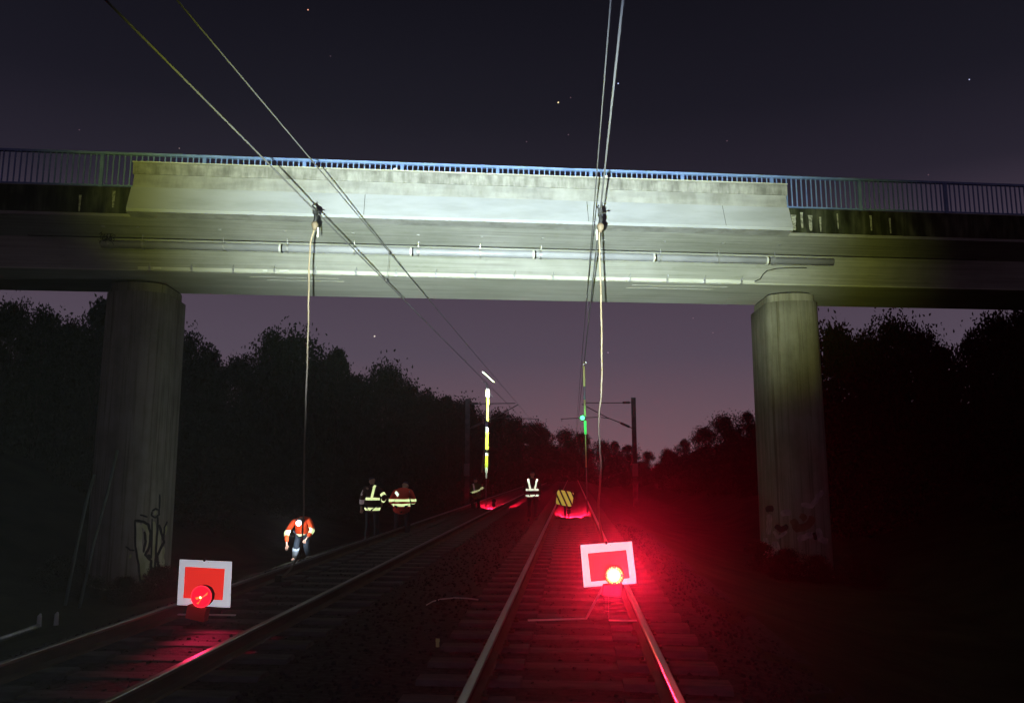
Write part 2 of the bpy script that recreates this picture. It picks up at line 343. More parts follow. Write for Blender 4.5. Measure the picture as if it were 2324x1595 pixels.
# nest of rags caught above the left end of the pipe
ng = MB()
for k in range(40):
    c = Vector((-12.0 + random.gauss(0,.10), PV-.12 + random.gauss(0,.05), 7.56 + random.gauss(0,.07)))
    d = Vector((random.gauss(0,1), random.gauss(0,1), random.gauss(0,1))).normalized()*.1
    ng.tube([c-d, c+d*.3, c+d+Vector((0,0,-.04))], .006, 4)
no = ng.build('bird_nest', M['black']); no.matrix_world = Matrix.Translation((0,20.2,0)) @ Matrix.Rotation(R(9.7), 4, 'Z')
tag(no, 'dark tangle of twigs caught above the left end of the drain pipe', 'nest')

# piers
def pier(cx, cy, wdt, ln, rz, z1, yaw_):
    """oblong wall pier with rounded nose; cx,cy = middle of the near nose"""
    pr_ = []; hw = wdt/2
    for k in range(13):
        t = math.pi + math.pi*k/12; pr_.append((hw*math.cos(t), hw*.62 + hw*.62*math.sin(t)))
    for k in range(13):
        t = math.pi*k/12; pr_.append((hw*math.cos(t), ln - hw*.62 + hw*.62*math.sin(t)))
    m = MB(); n = len(pr_); L = 13
    zs = [-2.6 + (z1 + 2.6)*i/(L-1) for i in range(L)]
    for i, z in enumerate(zs):
        k = 1 + .035*(1 - i/(L-1))
        for (x, y) in pr_:
            m.v.append((x*k, (y-ln/2)*k + ln/2, z))
    for i in range(L-1):
        for q in range(n): m.f.append((i*n+q, i*n+(q+1) % n, (i+1)*n+(q+1) % n, (i+1)*n+q))
    m.f.append(tuple(reversed(range(n)))); m.f.append(tuple((L-1)*n+q for q in range(n)))
    me = m.mesh('pier')
    for p in me.polygons: p.use_smooth = abs(p.normal.z) < .5
    o = link('pier', me, M['pier'], bridge)
    mw = Matrix.Translation((cx, cy, 0)) @ Matrix.Rotation(rz, 4, 'Z')
    o.matrix_parent_inverse = (Matrix.Translation((0,20.2,0)) @ Matrix.Rotation(R(9.7), 4, 'Z')).inverted()
    o.location = (cx, cy, 0); o.rotation_euler = (0, 0, rz)
    c = MB(); s = .90
    c.v = [(x*s, (y-ln/2)*s + ln/2 - .05, z) for z in (z1-.001, 6.735) for (x, y) in pr_]
    c.f = [(q, (q+1) % n, n+(q+1) % n, n+q) for q in range(n)] + [tuple(range(n, 2*n))]
    co = c.build('bearing_plinth', M['pier'], o)
    bp = MB(); s = .84
    bp.v = [(x*s, (y-ln/2)*s + ln/2, z) for z in (6.736, 6.80) for (x, y) in pr_]
    bp.f = [(q, (q+1) % n, n+(q+1) % n, n+q) for q in range(n)]
    bp.build('bearing_pad', M['bearing'], o)
    bvh = BVHTree.FromPolygons([mw @ v.co for v in me.vertices], [tuple(p.vertices) for p in me.polygons])
    return o, bvh, mw
pl, pl_bvh, pl_mw = pier(-12.12, 20.5, 1.70, 2.35, R(9), 6.47, 0)
pr2, pr_bvh, pr_mw = pier(6.60, 23.35, 1.54, 2.6, R(1.5), 6.50, 0)

def paint(name, strokes, material, parent, bvh, mw, off=.004, wscale=1.):
    if name in ('graffiti_pale', 'graffiti_brown', 'graffiti_dark') and len(strokes) > 1:
        for i, s_ in enumerate(strokes): paint(name, [s_], material, parent, bvh, mw, off + .0007*i, wscale)
        return
    """sprayed strokes laid on the pier's surface, given as points and a width"""
    inv = mw.inverted(); vs = []; fs = []
    for pts, wd in strokes:
        dense = []
        for (a, b_) in zip(pts, pts[1:]):
            for k in range(6): dense.append((a[0]+(b_[0]-a[0])*k/6, a[1]+(b_[1]-a[1])*k/6))
        dense.append(pts[-1]); rows = []
        for i, p in enumerate(dense):
            q0 = dense[max(0,i-1)]; q1 = dense[min(len(dense)-1,i+1)]; d = Vector((q1[0]-q0[0], q1[1]-q0[1])); d = d.normalized() if d.length else Vector((1,0)); nn = Vector((-d.y, d.x))
            row = []
            for k in (-1, -.5, 0, .5, 1):
                ww = wd*wscale*(1 + .12*math.sin(i*1.3 + k*2))
                if i in (0, len(dense)-1): ww *= .6
                h = bvh.ray_cast(_C, ray(p[0]+nn.x*ww/2*k, p[1]+nn.y*ww/2*k).normalized())
                row.append(h[0] + h[1]*off if h[0] is not None else None)
            rows.append(row)
        for r0, r1 in zip(rows, rows[1:]):
            for k in range(4):
                c4 = [r0[k], r0[k+1], r1[k+1], r1[k]]
                if all(c is not None for c in c4) and max((c4[i]-c4[(i+1) % 4]).length for i in range(4)) < .6:
                    n0 = len(vs); vs += [tuple(inv @ c) for c in c4]; fs.append((n0, n0+1, n0+2, n0+3))
        if False: pass
    me = bpy.data.meshes.new(name); me.from_pydata(vs, [], fs)
    return link(name, me, material, parent)
def zl(x, y): return ((250 + x/5.315)/1.0972 - 3, (1200 + y/5.315)/1.0972)
M['g_yel'] = noisy(mat('spray_yellow_green', rough=.7), (.36,.40,.20), (.60,.60,.44), (1,1,.6), 3, 5)
M['g_blk'] = mat('spray_black', (.012,.02,.02), .7)
M['g_wht'] = noisy(mat('spray_pale', rough=.7), (.30,.26,.30), (.55,.50,.52), (1,1,1), 5, 5)
M['g_brn'] = noisy(mat('spray_brown', rough=.7), (.14,.07,.04), (.22,.13,.08), (1,1,1), 5, 5)
Z = lambda *a: [zl(*p) for p in a]
paint('graffiti_fill', [(Z((515,540),(530,850),(570,1100),(570,1300)), 16), (Z((560,560),(640,620),(650,800),(600,960)), 10), (Z((590,980),(640,1080),(630,1220)), 18),
      (Z((720,520),(715,800),(710,1000),(735,1150)), 10), (Z((790,640),(790,800),(770,940)), 9), (Z((880,560),(860,700)), 9), (Z((840,850),(820,1000),(850,1160)), 12),
      (Z((730,400),(755,410)), 9), (Z((400,975),(425,985)), 9), (Z((600,1000),(600,1180)), 10)], M['g_yel'], pl, pl_bvh, pl_mw)
paint('graffiti_outline', [(Z((475,500),(480,850),(520,1080),(545,1330)), 5), (Z((470,505),(580,520),(650,560),(680,680),(665,850),(610,960),(685,1040),(685,1180)), 6),
      (Z((600,650),(615,780),(585,930)), 6), (Z((700,480),(690,1010)), 4), (Z((770,430),(770,620),(755,800),(745,1000),(725,1230)), 5), (Z((700,390),(690,440),(740,470),(790,430),(790,370),(740,350),(700,385)), 4),
      (Z((800,160),(797,360)), 4), (Z((790,560),(830,700),(855,790),(770,960),(765,1030),(800,1190)), 6), (Z((900,520),(860,600),(850,790)), 4), (Z((580,1230),(650,1280),(720,1200),(790,1210),(860,1200)), 6),
      (Z((540,430),(640,460)), 4), (Z((350,850),(420,900),(470,900)), 4), (Z((640,960),(680,1010)), 9)], M['g_blk'], pl, pl_bvh, pl_mw, .008)
def zr(x, y): return ((1850 + x/4.557)/1.0972, (1150 + y/4.557)/1.0972)
Z2 = lambda *a: [zr(*p) for p in a]
paint('graffiti_pale', [(Z2((300,590),(300,720),(290,820)), 12), (Z2((260,860),(280,1100)), 14), (Z2((370,900),(380,1190)), 20), (Z2((350,780),(400,860),(500,790)), 7), (Z2((430,590),(540,560)), 14),
      (Z2((660,480),(780,500),(850,390),(910,330)), 11), (Z2((620,880),(720,840),(800,820)), 14), (Z2((850,750),(880,880),(960,900)), 14)], M['g_wht'], pr2, pr_bvh, pr_mw)
paint('graffiti_brown', [(Z2((560,650),(620,760),(740,720),(800,620)), 17), (Z2((650,600),(720,650)), 14), (Z2((460,1000),(540,1240)), 14)], M['g_brn'], pr2, pr_bvh, pr_mw)
paint('graffiti_dark', [(Z2((260,540),(350,520)), 14), (Z2((370,720),(440,770),(510,720)), 12), (Z2((520,1020),(580,1130),(620,1190)), 12), (Z2((800,800),(830,880)), 8)], M['g_blk'], pr2, pr_bvh, pr_mw, .008)

# ------------------------------------------------------------------ overhead line
def wire(name, pts, r, label, cat, grp):
    m = MB(); m.tube(pts, r, 8); o = m.build(name, M['wire'], None, smooth=True); tag(o, label, cat, grp); return o
G_ = 'overhead wires'
def line(x, z, zs=0.):   # slight sag between supports at Y=-2 and Y=58
    return [(x, y, z - zs*(1 - ((y-28)/30)**2)) for y in (-2, 4, 10, 16, 22, 28, 34, 40, 46, 52, 58)] + [(x, 90, z-.05), (x+.1, 118, z)]
wire('contact_wire', line(-4.10, 5.70), .0115, 'lower wire over the left track, holding the left earthing clamp', 'overhead wire', G_)
ml = wire('messenger_wire', line(-4.05, 6.42, .05), .010, 'upper wire over the left track, just above the one with the clamp', 'overhead wire', G_)
wire('contact_wire', line(.475, 5.56), .0125, 'lower wire over the near track, holding the right earthing clamp', 'overhead wire', G_)
mr = wire('messenger_wire', line(.44, 6.33, .05), .0095, 'upper thinner wire over the near track, left of the clamp', 'overhead wire', G_)
for par, x0, x1, z0, z1, yy in ((ml, -4.05, -4.10, 6.37, 5.70, (16.9, 30, 44)), (mr, .44, .475, 6.28, 5.56, (21.3, 33, 46))):
    for y in yy:
        d = MB(); d.tube([(x0, y, z0), (x1, y+.02, z1)], .004, 5); d.box(x1-.015, x1+.015, y-.05, y+.05, z1-.01, z1+.05); d.box(x0-.015, x0+.015, y-.04, y+.04, z0-.03, z0+.03); d.build('dropper', M['wire'], par)

# earthing clamps with their cables down to the rail
def earthing(cpt, cable_px, label, loose):
    t = empty('earthing_set', cpt); tag(t, label, 'earthing cable', 'earthing cables hung from the wires'); c = Vector((0,0,0))
    m = MB(); m.box(-.035,.035,-.05,.05,-.055,.035); m.tube([(0,-.03,.03),(-.045,-.03,.075),(-.02,-.03,.11)], .016, 6); m.tube([(.03,0,-.02),(.075,0,-.01),(.085,0,-.03)], .014, 6)
    m.tube([(0,0,-.05),(.01,0,-.12),(.0,0,-.20)], [.028,.034,.022], 8); m.tube([(.0,0,-.1),(-.03,0,-.17),(-.035,0,-.30)], .010, 6)
    m.build('clamp_head', M['black'], t, bevel=.006)
    k = MB(); k.tube([(0,-.005,-.18),(0,-.005,-.22),(.0,-.005,-.27),(-.01,-.005,-.33)], [.028,.058,.050,.02], 10); k.tube([(-.05,0,-.21),(.05,0,-.24)], .022, 6)
    k.build('cable_lug', M['lug'], t, smooth=True)
    if loose:
        s = MB(); s.tube([(loose,0,-.28),(loose,0,-.44)], .011, 6); s.build('label_tie', M['white_bit'], t)
    pts = [Vector((-.01,-.005,-.30))] + [at(x, y, cpt[1]) - Vector(cpt) for x, y in cable_px]
    # resample through a smooth curve
    out = []
    for i in range(len(pts)-1):
        p0 = pts[max(0,i-1)]; p1 = pts[i]; p2 = pts[i+1]; p3 = pts[min(len(pts)-1,i+2)]
        for k2 in range(6):
            s = k2/6; out.append(.5*((2*p1) + (p2-p0)*s + (2*p0-5*p1+4*p2-p3)*s*s + (3*p1-p0-3*p2+p3)*s**3))
    out.append(pts[-1]); out = [p + Vector((.003*math.sin(i*1.1), 0, 0)) for i, p in enumerate(out)]
    r = MB(); r.tube(out, .0135, 8); r.build('cable', M['rope'], t, smooth=True)
    f = MB(); e = out[-1]; f.box(e.x-.05, e.x+.05, e.y-.06, e.y+.06, e.z-.05, e.z+.05); f.build('rail_clamp', M['black'], t, bevel=.01)
    return t
earthing((-4.10, 12, 5.70), [(704,560),(701,640),(700,720),(697,830),(693,950),(690,1060),(689,1160),(683,1240),(660,1290),(634,1312)], 'earthing cable hanging from the lower left wire, over the bent worker', .05)
earthing((.475, 12, 5.56), [(1360,545),(1363,640),(1365,740),(1366,840),(1364,900),(1359,950),(1361,1010),(1364,1060),(1360,1120),(1358,1160),(1368,1220),(1392,1270),(1409,1298)], 'earthing cable hanging from the wire over the near track, above the lit signal board', -.06)

# telescopic earthing poles further along, striped yellow, grey and white
M['y_retro'] = retro('yellow_reflective_band', (.85,1,.06), .14, .17, (.55,.60,.10))
M['w_retro'] = retro('white_reflective_band', (.92,1,.55), .16, .16, (.6,.6,.6))
M['pole_grey'] = mat('pole_grey', (.16,.15,.20), .5)
M['pole_yel'] = mat('pole_dull_yellow', (.55,.52,.22), .5)
def epole(base, top, segs, label, lampz=None, hook=None):
    t = empty('earthing_pole', base); tag(t, label, 'earthing pole', 'striped earthing poles under the wires')
    a = Vector((0,0,0)); d = Vector(top) - Vector(base)
    for (s0, s1, mm, rr) in segs:
        m = MB(); m.tube([a + d*(s0+.0005), a + d*(s1-.0005)], rr, 10); m.build('pole_section', M[mm], t, smooth=True)
    return t, d
p1, d1 = epole((.52, 30, -.17), (.46, 30, 5.50), [(0,.30,'pole_grey',.022), (.30,.62,'pole_yel',.024), (.80,.878,'pole_yel',.028), (.878,.936,'pole_grey',.030), (.936,.995,'pole_yel',.032), (.62,.655,'galv',.03), (.74,.80,'pole_yel',.026), (.655,.74,'pole_yel',.026)],
      'thin yellow and grey pole with a green lamp, standing on the near track')
# fix: real bands measured from the photograph
for o in list(p1.children): bpy.data.objects.remove(o)
def bandpole(t, X, Y, bands, base, rr):
    for (y0, y1, mm, r_) in bands:
        a = at(X(y0), y0, Y) - Vector(base); c = at(X(y1), y1, Y) - Vector(base)
        m = MB(); m.tube([a, c], r_*.78, 10); m.build('pole_section', M[mm], t, smooth=True)
M['glow_green'] = glow('green_lamp', (.09,1.0,.34), 1.7); M['glow_green2'] = glow('green_lit_tube', (.06,.9,.14), .85)
XR = lambda y: 1325 + (y-830)*.024
bandpole(p1, XR, 30, [(830,877,'pole_yel',.055),(877,907,'pole_grey',.05),(907,945,'pole_yel',.05),(945,955,'pole_grey',.04),(955,985,'glow_green2',.055),(985,1060,'pole_yel',.03),(1060,1168,'pole_grey',.025)], (.52,30,-.17), None)
hk = MB(); c = at(1325,828,30) - Vector((.52,30,-.17)); hk.tube([c, c+Vector((0,0,.08)), c+Vector((.06,0,.12)), c+Vector((.09,0,.05))], .03, 6); hk.build('hook', M['galv'], p1)
lm = MB(); c = at(1322,948,29.9) - Vector((.52,30,-.17)); lm.disc(c, (0,-1,0), .085, 20, .06); lm.build('green_lamp', M['glow_green'], p1)
lh = MB(); lh.disc(c + Vector((0,.05,0)), (0,-1,0), .12, 20, .05); lh.build('lamp_housing', M['black'], p1)
gl = bpy.data.lights.new('green_light', 'POINT'); gl.energy = 12; gl.color = (.1,1,.3); gl.shadow_soft_size = .1
gl_o = bpy.data.objects.new('green_light', gl); col.objects.link(gl_o); gl_o.location = at(1319,948,29.6)

p2 = empty('earthing_pole', (-3.95, 36, -.2)); tag(p2, 'brightly reflecting white and yellow pole hooked to the left wire beside a crouching worker', 'earthing pole', 'striped earthing poles under the wires')
XL = lambda y: 1107 - (y-878)*.016
bandpole(p2, XL, 36, [(884,900,'w_retro',.10),(900,955,'y_retro',.085),(955,970,'pole_grey',.06),(970,980,'w_retro',.075),(980,1020,'y_retro',.08),(1020,1028,'pole_grey',.06),(1028,1033,'w_retro',.08),(1033,1060,'y_retro',.085),(1060,1072,'w_retro',.075),(1072,1085,'w_retro',.045),(1085,1092,'pole_grey',.03),(1092,1158,'pole_grey',.025)], (-3.95,36,-.2), None)
hk = MB(); c = at(1106,884,36) - Vector((-3.95,36,-.2)); hk.tube([c, c+Vector((-.03,0,.25)), c+Vector((-.25,-.05,.40))], [.07,.03,.015], 8); hk.tube([c+Vector((.02,0,-.1)), c+Vector((.25,.05,-.35))], .015, 6); hk.build('hook', M['galv'], p2)
e2 = MB(); cc = [at(x, y, 35.9) - Vector((-3.95,36,-.2)) for x, y in ((1104,900),(1103,950),(1101,1000),(1098,1032))]; e2.tube(cc, .022, 6); e2.build('cable', M['pole_grey'], p2)
e3 = MB(); cc = [at(x, y, 35.9) - Vector((-3.95,36,-.2)) for x, y in ((1098,1032),(1096,1050),(1094,1072))]; e3.tube(cc, .045, 6); e3.build('cable_weight', M['rope'], p2)
# lit stretch of the upper left wire, its brightness put in by reflective white
hb = MB(); hb.tube([at(1096,844,35), at(1121,867,36.5)], .017, 6); hb2 = hb.build('lit_wire_stretch', M['w_retro']); tag(hb2, 'short brightened stretch of the upper left wire, above the white pole', 'lit wire')
hs = MB(); hs.tube([at(1104,856,35.8), at(1106,882,36)], .012, 5); hs.build('hanger', M['wire'], hb2)

# ------------------------------------------------------------------ catenary masts
def mast(label):
    t = empty('overhead_line_mast', (0,0,0)); tag(t, label, 'mast', 'masts carrying the overhead line')
    p = MB()
    for s in (-1, 1): p.box(-.16, .16, s*.11-.012, s*.11+.012, 0, 7.25)
    for k in range(18): p.obox((0,0,.3+k*.39), (.14,0,.19*(1 if k % 2 else -1)), (0,.098,0), (0,0,.02))
    p.box(-.17,.17,-.13,.13,-1.2,.0)
    p.box(-.165,.165,-.125,.125,7.25,7.30)
    p.build('post', M['mast'], t)
    a = MB(); a.tube([(-.16,0,6.95),(-1.1,0,6.93),(-3.55,0,6.95)], .03, 6); a.build('top_tube', M['mast'], t)
    i_ = MB(); i_.tube([(-.25,0,6.95),(-.3,0,6.95),(-.75,0,6.945),(-.8,0,6.945)], [.04,.085,.085,.03], 8); i_.build('insulator', M['mast'], t)
    bb = MB(); bb.tube([(-.16,0,5.1),(-.9,0,5.45),(-1.9,0,5.85),(-3.75,0,6.85)], .032, 6); bb.build('cantilever_tube', M['mast'], t)
    i2 = MB(); i2.tube([(-.3,0,5.15),(-.35,0,5.18),(-.95,0,5.46),(-1.0,0,5.5)], [.04,.085,.085,.03], 8); i2.build('insulator', M['mast'], t)
    c = MB(); c.tube([(-1.7,0,5.78),(-2.5,0,5.9),(-5.3,0,5.78)], .025, 6); c.tube([(-5.2,0,5.8),(-5.25,0,5.6)],.02,6); c.build('steady_arm', M['mast'], t)
    s = MB(); s.box(-.20,.20,-.20,-.17,1.65,2.55); s.build('number_plate', M['plate'], t, bevel=.01)
    return t
M['plate'] = mat('dull_plate', (.28,.22,.24), .6)
ms = mast('overhead line mast with cantilever arm, right of the near track'); ms.location = (4.47, 58, -.55)
m2 = copy_tree(ms); m2.location = (-7.72, 58, -.55); m2.rotation_euler = (0, 0, math.pi); m2['label'] = 'overhead line mast against the dark trees, left of the left track'
for o in m2.children:
    if o.name.startswith('number_plate'): o.rotation_euler = (0, 0, math.pi)

# ------------------------------------------------------------------ red stop boards with lamps
M['s_white'] = retro('white_retro_sheet', (1,.93,.78), .95, .31, (.70,.68,.66))
noisy(M['s_white'], (.42,.40,.40), (.74,.72,.72), (1,1,1), 14, 8, .35, .6)
M['s_red'] = retro('red_retro_sheet', (.95,.030,.015), .95, .26, (.62,.012,.008))
M['lamp_box'] = mat('lamp_box', (.35,.07,.03), .5)
M['lens_on'] = glow('lamp_lens_bright', (1,.02,.04), 2.2); M['led'] = glow('lamp_leds', (1,.62,.14), 5.); M['led_rim'] = glow('lamp_leds_rim', (1,.30,.02), 2.2)
M['lens_dim'] = glow('lamp_lens_dim', (1,.012,.045), .75); M['led_dim'] = glow('lamp_reflector_glint', (1,.22,.03), 1.3); M['hot'] = glow('lamp_hot_spot', (1,.75,.25), 6.)
M['strap'] = mat('grey_strap', (.62,.60,.60), .5)
def board(label, corners, inner, Y, lamp, lr, bright, box, clip):
    P = [at(x, y, Y) for x, y in corners]; c = sum(P, Vector())/4
    t = empty('stop_board', (c.x, Y, c.z)); tag(t, label, 'stop board', 'red and white stop boards with lamps')
    def slab(name, pts, y0, y1, mm, bev=0):
        m = MB(); n = len(pts); m.v = [(p.x-c.x, y0, p.z-c.z) for p in pts] + [(p.x-c.x, y1, p.z-c.z) for p in pts]
        m.f = [tuple(range(n)), tuple(range(n, 2*n))] + [(i, (i+1) % n, n+(i+1) % n, n+i) for i in range(n)]
        return m.build(name, mm, t, bevel=bev)
    slab('plate', P, -.006, .012, M['s_white'], .003)
    slab('red_panel', [at(x, y, Y) for x, y in inner], -.010, -.0065, M['s_red'])
    k = at(clip[0], clip[1], Y); m = MB(); m.box(k.x-c.x-.012, k.x-c.x+.012, -.02, .02, k.z-c.z-.012, k.z-c.z+.02); m.build('clip', M['black'], t)
    for dx in (-12, 9):
        k = at(clip[0]+dx, clip[1]+5, Y); m = MB(); m.disc((k.x-c.x, -.008, k.z-c.z), (0,1,0), .006, 8, .006); m.build('rivet', M['black'], t)
    l = at(lamp[0], lamp[1], Y-.12); q = Vector((l.x-c.x, -.12, l.z-c.z))
    h = MB(); h.tube([q+Vector((0,.05,0)), q+Vector((0,-.02,0)), q+Vector((0,-.032,0))], [lr*1.02, lr*1.08, lr*1.0], 28); ho = h.build('lamp_head', M['lamp_box'], t, smooth=False)
    ln = MB(); ln.disc(q+Vector((0,-.036,0)), (0,1,0), lr*.97, 28, .006); ln.build('lens', M['lens_on'] if bright else M['lens_dim'], ho)
    led = MB()
    if bright:
        for (rr, n) in ((0,1),(.2,6),(.4,11),(.6,16),(.80,20)):
            for i in range(n):
                if rr > .7 and i % 5 == 0: continue
                a = 2*math.pi*i/n; ox = (-.06 if rr < .7 else 0)*lr
                led.disc(q + Vector((rr*lr*math.cos(a)+ox, -.042, rr*lr*math.sin(a))), (0,1,0), lr*(.13 if rr < .7 else .065), 8, .004)
        led.build('led_cluster', M['led'], ho)
        for i in range(22):
            a = 2*math.pi*(i+.5)/22; o_ = MB(); o_.disc(q + Vector((.93*lr*math.cos(a), -.041, .93*lr*math.sin(a))), (0,1,0), lr*.06, 8, .004); o_.build('led', M['led_rim'], ho)
    else:
        led.add([q+Vector((lr*a, -.041, lr*b_)) for a, b_ in ((-.45,-.62),(-.18,-.50),(-.05,-.18),(.28,.10),(.66,.45),(.60,.18),(.12,-.10),(-.08,-.42),(-.25,-.72))], [tuple(range(9))])
        led.add([q+Vector((lr*a, -.041, lr*b_)) for a, b_ in ((-.06,-.08),(-.42,-.30),(-.62,-.10),(-.30,-.02))], [tuple(range(4))])
        led.build('reflector', M['led_dim'], ho)
        hh = MB(); hh.disc(q+Vector((-.06*lr,-.044,-.08*lr)), (0,1,0), lr*.10, 10, .003); hh.build('bulb', M['hot'], ho)
        rg = MB(); rg.tube([q + Vector((lr*1.0*math.cos(a_*math.pi/14), -.036, lr*1.0*math.sin(a_*math.pi/14))) for a_ in range(29)], .006, 6); rg.build('lens_rim', M['lens_on'], ho)
    bx_ = [at(x, y, Y-.12) for x, y in box]; m = MB(); n = 4
    m.v = [(p.x-c.x, -.17, p.z-c.z) for p in bx_] + [(p.x-c.x, -.05, p.z-c.z) for p in bx_]
    m.f = [(0,1,2,3),(4,5,6,7),(0,1,5,4),(1,2,6,5),(2,3,7,6),(3,0,4,7)]; m.build('battery_box', M['lamp_box'], t, bevel=.008)
    return t, c, q
tb, cb_, q1 = board('red and white stop board with a glaring lit lamp, standing in the near track', [(1317,1236),(1434,1228),(1445,1323),(1325,1332)], [(1334,1255),(1421,1247),(1429,1311),(1341,1319)], 9.3, (1394,1304), .103, True,
      [(1368,1326),(1412,1322),(1408,1354),(1366,1350)], (1376,1232))
tb2, cb2, q2 = board('red and white stop board with a dim red lamp, standing on the left track', [(408,1269),(526,1274),(522,1378),(402,1372)], [(421,1285),(511,1290),(506,1361),(417,1356)], 9.3, (460,1352), .118, False,
      [(430,1370),(472,1380),(466,1410),(424,1400)], (465,1271))
# straps that hold them to the rails
def strap(t, c, pts, parent, wd=.022):
    m = MB()
    for a, b_ in zip(pts, pts[1:]):
        a = Vector(a)-t.location; b_ = Vector(b_)-t.location; d = (b_-a); side = Vector((-d.y, d.x, 0)); side = side.normalized()*wd if side.length > .05 else Vector((0, wd, 0))
        m.obox((a+b_)/2, d/2, side, (0,0,.006))
    return m.build('leg', M['strap'], parent)
strap(tb, cb_, [atz(1330,1403,-.135), (cb_.x-.02, 9.32, cb_.z-.18)], tb); strap(tb, cb_, [atz(1198,1407,-.15), atz(1332,1403,-.135)], tb)
strap(tb2, cb2, [(cb2.x, 9.35, -.12), (cb2.x, 9.33, cb2.z-.2)], tb2, .03); strap(tb2, cb2, [(cb2.x-.35, 9.4, -.13), (cb2.x+.35, 9.4, -.13)], tb2)
strap(tb, cb_, [(cb_.x, 9.36, -.12), (cb_.x, 9.33, cb_.z-.2)], tb, .02); strap(tb, cb_, [(cb_.x, 9.36, -.12), (.70, 9.36, -.12)], tb, .02)
LQ1 = Vector((cb_.x, 9.3, cb_.z)) + q1; LQ2 = Vector((cb2.x, 9.3, cb2.z)) + q2
spot('stop_lamp_light', LQ1 + Vector((0,-.07,0)), (LQ1.x+.35, 0, 3.1), 8200, (1,.010,.040), R(54), 1.0, .08)
spot('stop_lamp_light_dim', LQ2 + Vector((0,-.07,0)), (LQ2.x+4.5, 3.5, .1), 130, (1,.02,.10), R(85), 1.0, .09)
def point(name, loc, wt, colr, rad=.05):
    l = bpy.data.lights.new(name, 'POINT'); l.energy = wt; l.color = colr; l.shadow_soft_size = rad
    o = bpy.data.objects.new(name, l); col.objects.link(o); o.location = loc
point('stop_lamp_spill', LQ1 + Vector((.0,-.16,-.02)), 3, (1,.02,.12), .06)
point('stop_lamp_spill_dim', LQ2 + Vector((0,-.14,-.03)), .35, (1,.02,.12), .06)

# ------------------------------------------------------------------ far striped board and the red lamps shining away from us
M['zebra'] = retro('yellow_black_sheet', (1,.80,.10), .42, .17, (.6,.48,.08))
t_ = M['zebra'].node_tree; L_ = t_.links
def zebra_nodes():
    tc = t_.nodes.new('ShaderNodeTexCoord'); mp = t_.nodes.new('ShaderNodeMapping'); mp.inputs['Rotation'].default_value = (0, R(33), 0)
    sp = t_.nodes.new('ShaderNodeSeparateXYZ'); ma = t_.nodes.new('ShaderNodeMath'); ma.operation = 'MULTIPLY'; ma.inputs[1].default_value = 2*math.pi/.178
    sn = t_.nodes.new('ShaderNodeMath'); sn.operation = 'SINE'; gt = t_.nodes.new('ShaderNodeMath'); gt.operation = 'GREATER_THAN'; gt.inputs[1].default_value = -.45
    L_.new(tc.outputs['Object'], mp.inputs[0]); L_.new(mp.outputs[0], sp.inputs[0]); L_.new(sp.outputs['X'], ma.inputs[0]); L_.new(ma.outputs[0], sn.inputs[0]); L_.new(sn.outputs[0], gt.inputs[0])
    for nd in t_.nodes:
        if nd.type in ('BSDF_GLOSSY', 'BSDF_PRINCIPLED'):
            key = 'Color' if nd.type == 'BSDF_GLOSSY' else 'Base Color'
            mx = t_.nodes.new('ShaderNodeMix'); mx.data_type = 'RGBA'; mx.inputs[6].default_value = (.004,.004,.002,1); mx.inputs[7].default_value = nd.inputs[key].default_value
            L_.new(gt.outputs[0], mx.inputs[0]); L_.new(mx.outputs[2], nd.inputs[key])
zebra_nodes()
def rrect(w_, h_, r_, n=5):
    out = []
    for cx_, cz_, a0 in ((w_-r_, h_-r_, 0), (-w_+r_, h_-r_, 90), (-w_+r_, -h_+r_, 180), (w_-r_, -h_+r_, 270)):
        for k in range(n+1):
            a = R(a0 + 90*k/n); out.append((cx_ + r_*math.cos(a), cz_ + r_*math.sin(a)))
    return out
zp = at(1282, 1130, 29)
zt = empty('striped_board', zp); tag(zt, 'yellow and black striped board on the near track far behind the bridge', 'warning board')
z_ = MB(); z_.prism(rrect(.30, .265, .09), -.012, .012, lambda a, c_, u: (a, u, c_)); zb = z_.build('panel', M['zebra'], zt); zb.rotation_euler = (0, R(9), 0)
z2 = MB(); z2.box(-.03, .03, .02, .05, -.72, .2); z2.box(-.35,.35,.0,.06,-.74,-.70); z2.build('leg', M['black'], zt)
M['red_glow'] = glow('red_lamp_far', (1,.02,.05), 3)
def backlamp(x, y, z, wt, label, mount, dx=0.):
    t = empty('track_lamp', (x, y, z)); tag(t, label, 'lamp', 'red lamps facing away down the line')
    m = MB(); m.box(-.07, .07, -.08, .04, -.22, -.05); m.build('battery_box', M['black'], t, bevel=.01)
    h = MB(); h.disc((0, 0, .04), (0,1,0), .09, 20, .06); ho = h.build('lamp_head', M['black'], t)
    l = MB(); l.disc((0, .035, .04), (0,1,0), .08, 20, .01); l.build('lens', M['red_glow'], ho)
    f = MB(); f.box(-.02, .02, -.03, .0, -.22-mount, -.2); f.box(-.2,.2,-.05,.05,-.23-mount,-.21-mount); f.build('leg', M['black'], t)
    spot('track_lamp_light', (x, y+.12, z+.05), (x+dx, y+2.6, z-.85), wt*12, (1,.008,.04), R(48), .6, .05)
    return t
backlamp(-.16, 29.3, .20, 1500, 'small dark lamp behind the striped board, throwing red light on the near track', .15, .2)
backlamp(-3.5, 35.4, .16, 1500, 'small dark lamp throwing red light on the left track beside the crouching worker', .15, -.1)
